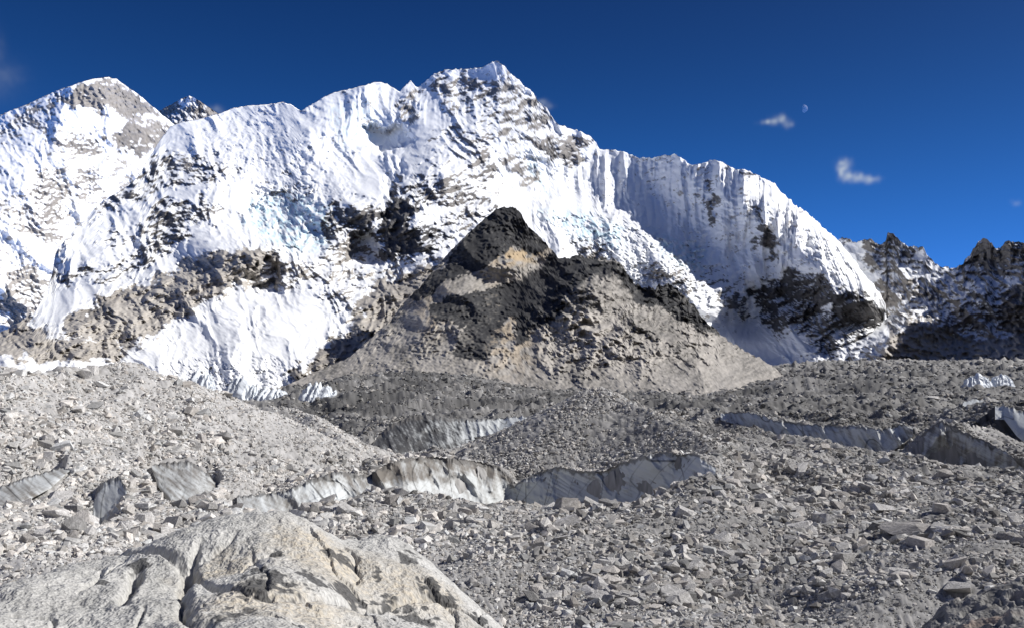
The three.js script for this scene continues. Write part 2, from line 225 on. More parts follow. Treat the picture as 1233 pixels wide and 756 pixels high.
    return d;
  },
  tones: (t, X, Y) => greyRock(t), tone: .6, base: .17, speckle: 1, ice: poly([[[[300, 240], [340, 230], [400, 250], [392, 300], [350, 305], [320, 290], [290, 270]], 1], [[[645, 255], [700, 255], [750, 275], [750, 300], [700, 290]], 1], [[[790, 280], [850, 300], [845, 330], [800, 310]], .8], [[[395, 130], [450, 120], [450, 170], [410, 180]], .5], [[[630, 180], [650, 195], [660, 235], [640, 215]], .8]]),
  rocks: [
    [[[182, 184], [238, 187], [294, 200], [278, 213], [238, 224], [196, 227], [180, 242], [137, 252], [116, 262], [66, 305], [60, 300], [106, 258], [132, 229], [159, 211], [177, 192]], .66, .4],
    [[[169, 288], [185, 240], [238, 240], [264, 248], [262, 269], [220, 272], [233, 282], [201, 303], [169, 327], [130, 343], [100, 340], [61, 354], [56, 333], [87, 328], [138, 317], [164, 303]], .74, .36],
    [[[115, 285], [150, 278], [165, 290], [130, 300]], .6, .4],
    [[[185, 333], [212, 317], [254, 301], [315, 301], [325, 319], [291, 346], [238, 372], [198, 393], [159, 422], [132, 412], [66, 406], [77, 383], [116, 359], [148, 346]], 1.3, 1.05],
    [[[-190, 400], [0, 350], [25, 365], [45, 392], [66, 404], [132, 409], [159, 420], [150, 432], [60, 438], [0, 430], [-190, 440]], 1.3, .9],
    [[[80, 383], [110, 362], [140, 350], [150, 356], [100, 385], [84, 395]], .95, .3],
    [[[387, 256], [414, 240], [459, 245], [451, 272], [427, 280], [408, 285], [393, 295], [385, 293]], .9, .22],
    [[[385, 290], [415, 282], [440, 290], [460, 318], [425, 322], [395, 322]], .72, .55],
    [[[453, 272], [469, 232], [501, 240], [503, 272], [514, 306], [490, 317], [461, 318]], .97, .1],
    [[[498, 272], [527, 266], [545, 290], [520, 312], [506, 310]], .88, .26],
    [[[475, 214], [546, 211], [580, 232], [598, 252], [560, 285], [530, 270], [500, 262], [475, 260], [466, 235]], .66, .4],
    [[[500, 250], [530, 244], [545, 254], [520, 268], [500, 266]], -1],
    [[[411, 235], [464, 245], [459, 260], [406, 262]], .7, .42],
    [[[300, 300], [329, 299], [353, 319], [338, 352], [300, 351]], .86, .58],
    [[[377, 346], [427, 352], [447, 356], [432, 371], [400, 374], [379, 360]], .64, .5],
    [[[393, 303], [424, 285], [424, 303], [411, 324], [390, 319]], .8, .7],
    [[[330, 318], [480, 322], [520, 320], [480, 380], [430, 420], [380, 445], [350, 450], [420, 380], [380, 340], [340, 345]], .74, .74],
    [[[440, 345], [480, 330], [540, 305], [565, 296], [520, 350], [470, 410], [420, 442], [350, 456], [390, 420], [425, 385]], 1.15, .82],
    [[[485, 113], [501, 108], [503, 137], [488, 152], [478, 135]], .62, .66],
    [[[512, 100], [538, 86], [620, 100], [640, 140], [620, 174], [580, 171], [538, 182], [512, 179], [517, 160], [551, 147], [530, 129]], .46, .52],
    [[[512, 182], [580, 166], [594, 208], [586, 232], [551, 211], [485, 208]], .47, .54], [[[566, 170], [582, 166], [596, 206], [590, 236], [578, 228]], .62, .52],
    [[[606, 84], [642, 113], [669, 147], [690, 192], [653, 186], [626, 164], [604, 147]], .47, .5], [[[600, 180], [640, 190], [660, 220], [640, 235], [612, 205]], .4, .6],
    [[[655, 175], [668, 176], [674, 190], [662, 190]], .9, .3],
    [[[674, 166], [711, 169], [708, 192], [690, 199], [674, 186]], .62, .56], [[[636, 118], [668, 148], [660, 152], [640, 140]], .55, .5],
    [[[849, 213], [858, 216], [864, 240], [862, 268], [851, 260]], .58, .35], [[[866, 194], [878, 198], [880, 206], [868, 202]], .9, .25], [[[893, 207], [903, 208], [900, 215], [893, 214]], .8, .3],
    [[[914, 238], [924, 262], [934, 285], [944, 313], [930, 319], [918, 300], [908, 285]], .6, .3],
    [[[690, 285], [712, 280], [728, 292], [736, 318], [712, 326], [690, 312]], .6, .55], [[[775, 315], [810, 320], [845, 335], [848, 350], [810, 345], [780, 335]], .56, .5],
    [[[840, 310], [870, 316], [880, 345], [905, 372], [900, 385], [865, 372], [845, 345]], .4, .4],
    [[[905, 350], [950, 324], [983, 335], [1025, 344], [1051, 360], [1072, 372], [1078, 400], [1051, 432], [1003, 434], [965, 430], [932, 411], [919, 390]], .68, .16],
    [[[940, 405], [965, 398], [985, 425], [950, 428]], -1], [[[1005, 425], [1025, 412], [1034, 418], [1015, 433]], -1], [[[985, 372], [1000, 368], [1002, 376], [988, 380]], -1],
    [[[910, 428], [940, 430], [960, 445], [900, 440]], -1],
    [[[344, 200], [362, 212], [352, 222], [340, 215]], .5, .5], [[[325, 215], [345, 228], [378, 228], [372, 240], [325, 238]], .5, .5], [[[390, 160], [402, 164], [398, 200], [392, 195]], .42, .6],
    [[[440, 150], [450, 146], [460, 150], [450, 168]], .3, .6],
    [[[62, 348], [112, 338], [85, 366], [50, 388], [26, 372]], -1], [[[170, 338], [200, 316], [232, 300], [240, 300], [232, 307], [195, 328], [168, 345]], -1],
    [[[380, 440], [520, 436], [700, 470], [520, 510], [400, 500], [345, 455]], 1.3, .34],
    [[[430, 425], [600, 400], [700, 470], [560, 470], [400, 445]], 1.3, .55],
  ],
}, 'snow_massif', { kind: 'structure', label: 'great snow massif with fluted ice wall, rock bands and icefall' });

// the dark ridge whose face lies in shade
mountain({
  x0: 985, x1: 1620, nx: 430, ny: 150, unit: 3.6, back: [120, 900],
  crest: [[985, 300], [1015, 286], [1030, 291], [1040, 288], [1052, 289], [1058, 294], [1067, 292], [1069, 281], [1076, 280], [1085, 290], [1096, 297], [1112, 297], [1120, 311], [1132, 320], [1148, 323], [1160, 318], [1168, 307], [1177, 294], [1184, 286], [1193, 291], [1200, 299], [1206, 298], [1213, 290], [1224, 291], [1240, 294], [1262, 268], [1300, 215], [1400, 150], [1620, 110]],
  foot: [[985, 470], [1620, 470]],
  ctrl: [[985, 300, 3400], [1020, 287, 3200], [1040, 288, 3120], [1075, 281, 2980], [1115, 300, 2850], [1148, 323, 2720], [1185, 287, 2600], [1240, 294, 2420], [1300, 215, 2400], [1400, 150, 2250], [1620, 110, 1900], [1030, 335, 3020], [1050, 362, 2800], [1080, 350, 2700], [1068, 384, 2450], [1130, 360, 2480], [1180, 350, 2380], [1240, 350, 2240], [1330, 350, 2000], [1620, 350, 1500], [1092, 388, 2220], [1060, 408, 2060], [1044, 434, 1960], [1110, 402, 2150], [1140, 400, 2260], [1180, 400, 2220], [1240, 404, 2080], [1100, 440, 1930], [1140, 440, 1950], [1240, 440, 1750], [1400, 440, 1500], [1620, 440, 1150], [985, 470, 2300], [1240, 470, 1600], [1620, 470, 1050]],
  jag: (x) => 2.6 * fbm(x / 9, 61, 3) + 1.1 * n2(x / 3, 9),
  relief: (px, py, X, Y, rock) => 110 * (mf((X + .3 * Y) / 420, Y / 520, 5) - .4) + (15 + 30 * rock) * (mf(X / 95, Y / 60, 3) - .4) + (4 + 11 * rock) * n2(X / 30, Y / 22) + (1 + 6 * rock) * n2b(X / 12, Y / 10),
  tones: greyRock, tone: .42, base: .5, speckle: .6,
  rocks: [
    [[[1060, 285], [1120, 300], [1150, 325], [1130, 335], [1080, 318], [1050, 305]], .55, .2], [[[1020, 296], [1060, 300], [1090, 330], [1060, 340], [1030, 325]], .3, .35], [[[1008, 288], [1030, 292], [1050, 330], [1075, 365], [1060, 370], [1030, 330]], -1],
    [[[1150, 328], [1165, 305], [1185, 282], [1240, 285], [1420, 220], [1620, 200], [1620, 350], [1240, 330], [1190, 345], [1160, 340]], .86, .34],
    [[[1140, 335], [1170, 345], [1200, 345], [1215, 370], [1180, 395], [1140, 390], [1130, 360]], .36, .25],
    [[[1205, 330], [1240, 330], [1620, 340], [1620, 470], [1240, 470], [1205, 400]], .95, .55],
    [[[1060, 345], [1120, 345], [1140, 380], [1100, 385], [1070, 372]], .66, .3],
    [[[1030, 345], [1075, 330], [1130, 345], [1205, 385], [1205, 410], [1120, 400], [1075, 395]], .8, .6],
    [[[1048, 435], [1070, 400], [1090, 385], [1118, 390], [1150, 402], [1240, 408], [1240, 470], [1030, 470]], 1.3, 1.1],  // pale moraine rubble, tone raised to lift it out of the ridge shade
    [[[1100, 296], [1112, 296], [1118, 308], [1104, 308]], -1], [[[1212, 335], [1222, 330], [1226, 342], [1216, 344]], -1],
  ],
}, 'dark_ridge', { kind: 'structure', label: 'dark jagged rock ridge with thin snow lying in shade' });

// the snowy range that closes the valley behind the viewer, lit by the sun
put(surface(160, 40, (i, j) => { const b = mix(1.75, 4.55, i / 160), v = j / 40, r = mix(1900, 3600, v), X = b * 2800, c = 1250 + 420 * (mf(X / 1500 + 4, 2, 4) - .4) * 2 + 120 * n2(X / 330, 7), h = mix(-20, c, v ** 1.15) + 120 * (mf(X / 420, v * 3, 4) - .4) * sm(0, .2, v); return [Math.sin(b) * r, h, -Math.cos(b) * r, v]; }, (x, y, z, a, b, c, v) => { const k = sm(.45, .6, v + .3 * fbm(x / 260, y / 160 + z / 260, 4) - .35 * sm(.7, .4, b) * sm(0, .4, n2(x / 200, z / 200 + y / 150))), R = greyRock(.6 + .25 * n2(x / 90, z / 90)); return [mix(R[0], SNOW[0], k), mix(R[1], SNOW[1], k), mix(R[2], SNOW[2], k)]; }, matRock), 'snow_range', { kind: 'structure' });

// the brown and black rock spur in front of the massif
const spurTone = ramp([[-.1, [.018, .018, .02]], [.16, [.03, .03, .032]], [.34, [.1, .096, .09]], [.5, [.18, .168, .152]], [.68, [.29, .27, .243]], [.9, [.4, .372, .335]], [1.3, [.43, .4, .36]]]);
mountain({
  x0: 330, x1: 1040, nx: 590, ny: 210, unit: 1.45, back: [60, 500],
  crest: [[330, 470], [420, 430], [445, 408], [470, 385], [490, 360], [505, 346], [530, 316], [548, 296], [565, 280], [585, 262], [598, 252], [608, 249], [620, 250], [628, 258], [634, 270], [648, 284], [660, 296], [672, 310], [682, 313], [692, 307], [706, 311], [722, 312], [740, 314], [752, 325], [764, 341], [780, 346], [790, 352], [797, 344], [806, 340], [816, 345], [822, 356], [836, 364], [845, 380], [862, 396], [880, 412], [900, 424], [920, 434], [940, 448], [960, 466], [1000, 478], [1040, 484]],
  foot: [[330, 500], [1040, 500]],
  ctrl: [[330, 470, 950], [420, 430, 1150], [470, 385, 1300], [530, 316, 1450], [600, 251, 1560], [620, 250, 1560], [660, 291, 1500], [684, 306, 1420], [700, 316, 1340], [740, 318, 1290], [770, 345, 1330], [800, 345, 1300], [845, 380, 1300], [900, 424, 1200], [960, 466, 950], [1040, 484, 780], [330, 500, 600], [500, 460, 860], [600, 460, 820], [700, 465, 760], [800, 460, 760], [900, 470, 720], [500, 400, 1130], [560, 350, 1250], [560, 400, 1080], [620, 320, 1360], [620, 380, 1150], [680, 340, 1230], [680, 400, 1040], [732, 350, 1150], [640, 325, 1400], [770, 380, 1130], [740, 410, 980], [800, 390, 1130], [800, 430, 930], [860, 430, 1020], [500, 500, 620], [700, 500, 560], [1040, 500, 600], [640, 350, 1270], [600, 345, 1330], [580, 310, 1370]],
  jag: (x) => (x > 590 ? 2.4 : 1.1) * fbm(x / 8, 71, 3) + .8 * n2(x / 3, 19) - sm(680, 740, x) * sm(900, 840, x) * 7 * (cells(x / 13, .5)[1] - .5) - 3 * sm(640, 700, x) * Math.max(0, n2(x / 17, 44)),
  relief: (px, py, X, Y, rock) => {
    const lean = X + .45 * Y * sm(640, 560, px) - .35 * Y * sm(660, 760, px);
    const crag = sm(.5, .72, rid(X / 60 + 3, Y / 44, 3)) * sm(-.5, .2, n2(X / 130, Y / 110));
    const rgt = sm(600, 700, px) * sm(470, 420, py); return 28 * (mf((X + .25 * Y + 40 * n2(X / 110, Y / 100)) / 210, Y / 190, 4, 1.6) - .4) + 9 * (mf((X - .35 * Y) / 84 + 5, Y / 78, 4, 1.8) - .4) + (5 + 15 * rgt) * (mf((X - .5 * Y) / 62 + .3 * n2(X / 40, Y / 40), (Y + .3 * X) / 44, 4) - .4) + (4 + 9 * rgt) * crag + 4 * rgt * Math.floor(3 * fbm((X + Y) / 160, (Y - .45 * X) / 26, 3)) + (2.6 + 3.4 * crag) * n2(X / 11, Y / 8) + (1.9 + 1.8 * crag) * n2b(X / 4.6, Y / 3.6);
  },
  tones: (t, X, Y) => { const c = spurTone(t), px = X / 1.45, py = -Y / 1.45, o = Math.max(sm(34, 6, Math.hypot((px - 622) / 1.5 + (py - 308) * .5, (py - 308) * 1.7)), .5 * sm(60, 10, Math.hypot(px - 612, (py - 395) * .7)) , .35 * sm(40, 10, Math.hypot(px - 520, (py - 370) * .8))) * sm(-.3, .3, n2(X / 22, Y / 20) + .2) * sm(.3, .5, t); return [mix(c[0], .42, o), mix(c[1], .32, o), mix(c[2], .2, o)]; },
  tone: .72, base: 1.4, soft: 4, warp: .45, mottle: .34,
  rocks: [
    [[[493, 352], [538, 319], [565, 280], [596, 249], [620, 246], [634, 272], [661, 293], [653, 303], [620, 294], [580, 319], [546, 333], [520, 346], [504, 362]], 1.4, .07],
    [[[685, 302], [706, 316], [740, 315], [748, 327], [706, 335], [679, 351], [666, 388], [637, 399], [624, 415], [626, 378], [600, 378], [600, 359], [648, 327], [663, 314]], 1.4, .05],
    [[[520, 372], [551, 359], [620, 343], [620, 374], [591, 399], [578, 423], [565, 390], [525, 383]], 1.4, .1],
    [[[740, 316], [764, 338], [790, 348], [796, 338], [820, 343], [848, 376], [866, 400], [838, 392], [801, 369], [764, 361], [750, 345]], 1.4, .14],
    [[[637, 401], [706, 375], [732, 380], [760, 400], [800, 410], [820, 436], [724, 430], [640, 417]], 1.4, .9], [[[470, 400], [500, 372], [515, 380], [500, 410], [470, 412]], 1.4, .85],
    [[[690, 345], [740, 330], [760, 360], [730, 372], [700, 370]], 1.4, .6], [[[760, 380], [800, 390], [840, 420], [800, 440], [760, 420]], 1.4, .62],
    [[[555, 400], [600, 405], [580, 430], [550, 425]], 1.4, .3],
  ],
}, 'rock_spur', { kind: 'structure', label: 'brown and black rocky spur standing in front of the snow massif' });

// ------------------------------------------------------------------ the glacier ground: hollows and mounds of rubble
const groundPts = [];
const G = (px, r, h) => groundPts.push([bearing(px) * 1000, Math.log(r) * 1000, h]), GP = (px, py, r) => { const p = at(px, py, r); groundPts.push([Math.atan2(p[0], -p[2]) * 1000, Math.log(r) * 1000, p[1]]); };
for (const px of [-250, 180, 616, 1000, 1480]) { G(px, 2, -1.9); G(px, 5, -3); G(px, 12, -6.2); G(px, 25, -10.8); G(px, 42, -14.2); }
for (const px of [-250, 0, 300, 616, 900, 1233, 1480]) G(px, 56, -14.7);
for (const a of [[0, 640, 88], [100, 660, 76], [200, 640, 84], [0, 570, 120], [100, 580, 118], [230, 620, 95], [330, 640, 85], [470, 640, 82], [600, 680, 66], [750, 680, 66], [900, 740, 52], [1000, 650, 82], [1100, 700, 60], [1233, 700, 62], [1233, 620, 105], [900, 600, 112], [1000, 592, 125], [1120, 600, 122], [900, 542, 165], [932, 534, 185], [1046, 551, 168], [1150, 572, 148], [1233, 572, 148], [-200, 560, 120], [1450, 575, 150], [500, 594, 104], [586, 619, 98], [650, 614, 95], [727, 619, 96], [760, 611, 98], [800, 594, 102], [826, 572, 106], [856, 564, 107],
  [60, 520, 134], [0, 515, 130], [150, 525, 138], [200, 545, 136], [280, 578, 130], [330, 600, 124], [-200, 490, 140], [550, 507, 310], [450, 475, 420], [500, 449, 700], [600, 464, 700], [640, 474, 560], [740, 476, 640], [780, 480, 420], [900, 492, 320], [900, 478, 600], [960, 496, 300], [1100, 508, 255], [1233, 492, 320], [1100, 474, 500], [1000, 454, 900], [1150, 457, 800], [1233, 457, 800], [1100, 439, 1500], [1233, 438, 1450], [950, 442, 1400], [1450, 457, 800], [840, 471, 800]]) GP(...a);
for (const a of [[500, 122, -16], [560, 150, -16], [650, 113, -15.8], [740, 112, -15.5], [700, 145, -14.5], [500, 230, -15], [560, 200, -15], [440, 180, -15], [100, 320, -8], [300, 330, -12], [0, 320, -6], [-200, 320, 0], [100, 900, -30], [300, 900, -30], [-200, 900, -25], [100, 1600, -15], [300, 1600, -10], [600, 1200, -5], [800, 1200, 0], [-200, 2700, 20], [300, 2700, 20], [700, 2700, 60], [1100, 2700, 100], [1480, 2700, 100], [1000, 190, -10], [1170, 180, -11]]) G(...a);
const groundBase = lattice(rbf(groundPts, 260, 420, .004), -560, 640, 150, Math.log(1.8) * 1000, Math.log(2800) * 1000, 190);
const mounds = [];
function mound(pts, sf, sb) { mounds.push({ c: pts.map((p) => at(...p)), sf, sb }); }
mound([[-170, 428, 165], [-40, 425, 166], [0, 438, 166], [35, 451, 170], [70, 445, 174], [93, 442, 177], [143, 434, 183], [164, 438, 185], [190, 449, 190], [238, 481, 197], [286, 500, 204], [330, 525, 200]], .4, .6);
mound([[296, 494, 232], [320, 491, 230], [356, 493, 226], [379, 502, 217], [411, 526, 200], [438, 544, 184], [450, 566, 168]], .55, .5);
mound([[150, 505, 150], [190, 488, 162], [232, 496, 166], [270, 516, 162], [300, 545, 154]], .5, .4);
mound([[390, 500, 345], [406, 495, 340], [432, 502, 325], [459, 513, 312]], .5, .2);
mound([[698, 473, 190], [709, 468, 190], [724, 466, 190], [748, 482, 184], [785, 495, 174], [811, 510, 162], [838, 520, 152], [856, 536, 142], [868, 552, 130]], .5, .5);
mound([[808, 498, 305], [833, 490, 300], [868, 501, 290]], .5, .3); mound([[830, 512, 262], [848, 504, 262], [874, 513, 254]], .55, .4);
mound([[1040, 489, 380], [1062, 480, 380], [1100, 488, 370]], .4, .3); mound([[980, 470, 560], [1040, 457, 560], [1065, 460, 550], [1095, 472, 540]], .35, .2);
mound([[1150, 492, 260], [1180, 481, 260], [1205, 486, 255], [1240, 520, 215]], .5, .3); mound([[560, 474, 520], [600, 468, 520], [640, 478, 500]], .4, .3); mound([[380, 470, 620], [430, 452, 640], [520, 450, 640], [600, 458, 620]], .3, .2);
mound([[960, 496, 330], [1000, 486, 335], [1050, 497, 320]], .45, .3); mound([[1090, 498, 300], [1120, 489, 300], [1150, 499, 290]], .5, .3); mound([[880, 486, 420], [920, 477, 430], [970, 486, 410]], .4, .3); mound([[900, 520, 215], [940, 522, 205], [975, 530, 195]], .45, .4); mound([[930, 462, 640], [960, 452, 650], [1000, 458, 640]], .35, .2);
for (const [px, r, w] of [[885, 118, .9], [985, 100, 1.2], [1180, 95, 1.4], [820, 86, .8], [150, 100, 1.5], [40, 92, 1.6], [470, 96, 1.2]]) { const h = groundBase(bearing(px) * 1000, Math.log(r) * 1000), b = bearing(px); mounds.push({ c: [[Math.sin(b - .03) * r, h + w, -Math.cos(b - .03) * r], [Math.sin(b + .03) * r, h + w * .8, -Math.cos(b + .03) * r]], sf: .22, sb: .22 }); }

// ice cliffs: lip and foot lines on the chart; the rubble behind each lip stands as a bench
const cliffs = [];
function cliff(o) { cliffs.push(o); const lip = o.top.map(([px, py, r]) => at(px, py + .6, r + 2.2)); mounds.push({ c: lip, sf: 30, sb: o.sb ?? .12, bench: o.bench ?? 26, x0: o.top[0][0], x1: o.top[o.top.length - 1][0] }); }
cliff({ name: 'ice_cliff', label: 'long pale ice cliff with grey dirt streaks above the rubble hollow', dirt: .55, lean: .22,
  top: [[448, 569, 131], [469, 557, 134], [490, 551, 137], [525, 550, 142], [565, 554, 147], [599, 560, 151], [616, 577, 150]], foot: [[448, 605, 126], [469, 612, 127], [496, 618, 129], [522, 622, 132], [586, 622, 140], [618, 610, 146]] });
cliff({ name: 'ice_cliff', label: 'low dirty ice bank with a white window of ice beside the foreground boulder', dirt: .72, lean: .3,
  top: [[285, 597, 122], [320, 594, 123], [348, 589, 124], [369, 579, 126], [406, 567, 130], [427, 571, 131], [452, 571, 133]], foot: [[285, 622, 113], [330, 634, 113], [366, 636, 115], [403, 632, 119], [430, 626, 122], [455, 605, 127]] });
cliff({ name: 'ice_cliff', label: 'blue grey ice cliff with curved layers under the pointed rubble mound', dirt: .34, lean: .1, bands: 1,
  top: [[606, 592, 150], [620, 583, 149], [642, 571, 147], [671, 561, 144], [698, 567, 140], [727, 568, 135], [748, 557, 132], [769, 551, 129], [796, 544, 124], [820, 547, 119], [838, 546, 116], [854, 558, 112], [862, 564, 110]], foot: [[606, 612, 148], [653, 622, 142], [698, 627, 136], [727, 625, 131], [759, 616, 127], [796, 602, 121], [825, 583, 115], [862, 570, 108]] });
cliff({ name: 'ice_cliff', label: 'dark grimy ice cliff fading to white behind the pale ice cliff', dirt: .8, lean: .35, fade: 1, sb: .06,
  top: [[443, 541, 262], [455, 526, 280], [469, 512, 290], [496, 500, 300], [525, 501, 305], [549, 504, 308], [591, 504, 308], [620, 501, 306], [640, 502, 300]], foot: [[443, 556, 250], [459, 560, 258], [501, 557, 272], [538, 556, 276], [559, 546, 284], [591, 530, 290], [640, 510, 294]] });
cliff({ name: 'ice_cliff', label: 'long low blue grey ice wall streaked with black grit beyond the boulder field', dirt: .62, lean: .35,
  top: [[868, 497, 262], [900, 496, 250], [920, 500, 243], [932, 505, 238], [970, 510, 226], [1013, 512, 214], [1040, 512, 208], [1062, 516, 204], [1089, 510, 203], [1100, 514, 202]], foot: [[868, 506, 258], [900, 514, 246], [932, 536, 231], [981, 538, 218], [1019, 549, 206], [1046, 553, 201], [1073, 545, 198], [1100, 525, 199]] });
cliff({ name: 'ice_cliff', label: 'hollowed brown grey ice face beneath a leaning rubble crest', dirt: .75, lean: -.05,
  top: [[1108, 526, 186], [1120, 515, 187], [1135, 506, 187], [1159, 519, 184], [1186, 530, 181], [1213, 543, 176], [1230, 560, 170], [1240, 566, 168]], foot: [[1108, 560, 183], [1119, 570, 183], [1143, 574, 183], [1190, 574, 178], [1221, 573, 172], [1240, 571, 167]] });
cliff({ name: 'ice_slab', category: 'ice slab', label: 'pale brown ribbed ice slab fanned out below a pebble rim', dirt: .78, lean: .5, fan: 1, bench: 14,
  top: [[182, 560, 136], [200, 556, 137], [230, 555, 137], [249, 570, 134], [267, 590, 130]], foot: [[182, 564, 134], [190, 586, 126], [206, 611, 119], [220, 616, 118], [236, 614, 118], [252, 604, 123], [267, 592, 128]] });
cliff({ name: 'ice_slab', category: 'ice slab', label: 'steep dark grey ice slab turned away from the sun above pale rocks', dirt: .35, lean: .1, bench: 10,
  top: [[112, 604, 112], [117, 586, 114], [128, 577, 114], [143, 573, 113], [151, 586, 109], [156, 612, 105]], foot: [[112, 622, 108], [116, 646, 104], [126, 656, 102], [133, 657, 101], [150, 637, 101], [156, 616, 103]] });
cliff({ name: 'ice_slab', category: 'ice slab', label: 'long slanting grey white ice slab next to the tan boulder', dirt: .72, lean: .5, bench: 10,
  top: [[-30, 590, 118], [0, 586, 119], [30, 574, 121], [60, 566, 123], [84, 560, 124]], foot: [[-30, 625, 106], [0, 616, 107], [30, 604, 110], [60, 588, 114], [84, 566, 121]] });
cliff({ name: 'ice_slab', category: 'ice slab', label: 'pale smooth ice slab slanting down beside the far rubble crest', dirt: .25, lean: .4, bench: 12,
  top: [[1199, 488, 232], [1215, 489, 226], [1250, 500, 215]], foot: [[1210, 505, 222], [1225, 525, 210], [1250, 545, 200]] });
cliff({ name: 'ice_slab', category: 'ice slab', label: 'small blue black ice wall far out among the rubble', dirt: .4, lean: .2, bench: 8,
  top: [[1160, 484, 300], [1172, 480, 302], [1186, 482, 300]], foot: [[1160, 493, 292], [1172, 494, 292], [1186, 490, 294]] });
for (const m of mounds) { const xs = m.c.map((p) => p[0]), zs = m.c.map((p) => p[2]), R = m.bench ?? 110; m.b = [Math.min(...xs) - R, Math.max(...xs) + R, Math.min(...zs) - R, Math.max(...zs) + R]; m.top = Math.max(...m.c.map((p) => p[1])); }
function ground(x, z) {
  const r = Math.hypot(x, z), b = Math.atan2(x, -z) * 1000;
  let h = groundBase(b, Math.log(Math.max(1.85, r)) * 1000);
  if (r > 30) {
    const amp = Math.min(1, (r - 30) / 60);
    h += amp * (1.0 * fbm(x / 26, z / 26, 3) + .45 * n2b(x / 8, z / 8)) + (3 + 2.5 * sm(220, 300, r)) * sm(140, 190, r) * (mf(x / 60 + 2, z / 45, 3) - .5) + Math.min(9, Math.max(0, (r - 280) / 110)) * (rid(x / 110, z / 150, 3) - .55) * 2.6;
  }
  const px = column(b / 1000), w = n2(x / 17, z / 17) * 1.1 + n2b(x / 6, z / 6) * .4;
  for (const m of mounds) {
    if (x < m.b[0] || x > m.b[1] || z < m.b[2] || z > m.b[3] || m.top < h) continue;
    for (let i = 1; i < m.c.length; i++) {
      const a = m.c[i - 1], c = m.c[i], ex = c[0] - a[0], ez = c[2] - a[2];
      let t = ((x - a[0]) * ex + (z - a[2]) * ez) / (ex * ex + ez * ez); const over = t < 0 ? -t : t > 1 ? t - 1 : 0; t = Math.min(1, Math.max(0, t));
      const qx = a[0] + ex * t, qz = a[2] + ez * t, d = Math.hypot(x - qx, z - qz), front = (ex * (z - a[2]) - ez * (x - a[0])) * (ez * a[0] - ex * a[2]) > 0;
      let y = mix(a[1], c[1], t);
      if (m.bench) y -= over > 0 ? d * .8 : front ? d * m.sf : Math.max(0, m.x0 - px, px - m.x1) * r / F * .9 + d * m.sb + Math.max(0, d - m.bench * .5) * .5;
      else { const q = Math.max(0, d - .5); y += -(front ? m.sf : m.sb) * q * (1 + .04 * w) + .3 * w * Math.min(1, d / 5); }
      if (y > h) h = y;
    }
  }
  h += 1.7 * (mf(x / 24 + 7, z / 34 + x / 60, 4) - .42) * sm(118, 140, r) * sm(420, 260, r) * (1 - .85 * sm(575, 610, px) * sm(890, 860, px) * sm(215, 200, r));                      // slumps and runnels
  for (const o of cliffs) {                                     // the hollow melted out in front of each ice face
    const T = o.top, B = o.foot, x0 = T[0][0], x1 = T[T.length - 1][0]; if (px < x0 - 10 || px > x1 + 10) continue;
    const q = Math.min(x1, Math.max(x0, px)), tr = lerpLine(T, q, 2), br = lerpLine(B, q, 2); if (r > tr + 40 || r < br - 34) continue;
    const f = at(q, lerpLine(B, q), br), out = Math.max(0, x0 - px, px - x1);
    let lim; if (r > tr + 1.8) lim = at(q, lerpLine(T, q) + .6, tr + 2.2)[1] + (o.rise ?? (o.name === 'ice_slab' ? .55 : 1.6)) * (r - tr - 1.8) + .2; else if (r >= br) { const t = at(q, lerpLine(T, q), tr); lim = mix(f[1], t[1], ((r - br) / (tr - br)) ** .9) - 1.1; } else lim = f[1] * (r / br) + .1 * Math.max(0, br - r - 6);
    h = Math.min(h, lim + out * .35);
  }
  return h;
}
const dirtTone = ramp([[-.2, [.065, .064, .063]], [.2, [.13, .127, .123]], [.5, [.25, .243, .234]], [.8, [.39, .38, .367]], [1.2, [.56, .548, .533]]]);
function groundTone(x, z) {                                     // darker rubble on the far glacier; front-lit left, back-lit right painted into the tone
  const r = Math.hypot(x, z), px = column(Math.atan2(x, -z));
  let t = .62 + .16 * fbm(x / 40, z / 40, 3) + .1 * n2b(x / 9, z / 9);
  const far = Math.max(sm(262, 330, r), sm(200, 225, r) * sm(560, 600, px)) * sm(300, 340, px) * sm(1500, 700, r);
  t -= .5 * far * (px < 760 ? 1 : .7) * (.75 + .7 * n2(x / 70, z / 70)); t += .02 * sm(150, 170, r) * sm(205, 195, r);
  t += .26 * sm(640, 300, px) * sm(290, 250, r) - .1 * sm(640, 860, px);  // sun angle put into the colour: left ground raised, right ground lowered
  return t;
}
const gx0 = bearing(-210), gx1 = bearing(1443), GR = [];
for (let i = 0; i < 30; i++) GR.push(1.85 * Math.pow(38 / 1.85, i / 30)); for (let i = 0; i < 110; i++) GR.push(38 * Math.pow(80 / 38, i / 110)); for (let i = 0; i < 300; i++) GR.push(80 * Math.pow(340 / 80, i / 300)); for (let i = 0; i <= 150; i++) GR.push(340 * Math.pow(2700 / 340, i / 150));
const GN = 830, groundH = new Float32Array((GN + 1) * GR.length);
put(surface(GN, GR.length - 1, (i, j) => {
  const b = gx0 + (gx1 - gx0) * i / GN, r = GR[j], x = Math.sin(b) * r, z = -Math.cos(b) * r; let h = ground(x, z); groundH[j * (GN + 1) + i] = h;
  const s = r / F; if (r > 40) h += (scaled(n2, x, z, s * 12) * 1.5 + scaled(n2b, x, z, s * 5) * .9) * s;
  return [x, h, z];
}, (x, y, z) => { const s = Math.max(.1, Math.hypot(x, z) / F), t = groundTone(x, z) - .1 + .16 * scaled(n2, x, z, s * 7) + .16 * scaled(n2b, x, z, s * 3); return dirtTone(t); }, matRock), 'glacier_ground', { kind: 'structure', label: 'grey rubble covered glacier ground with hollows and mounds' });
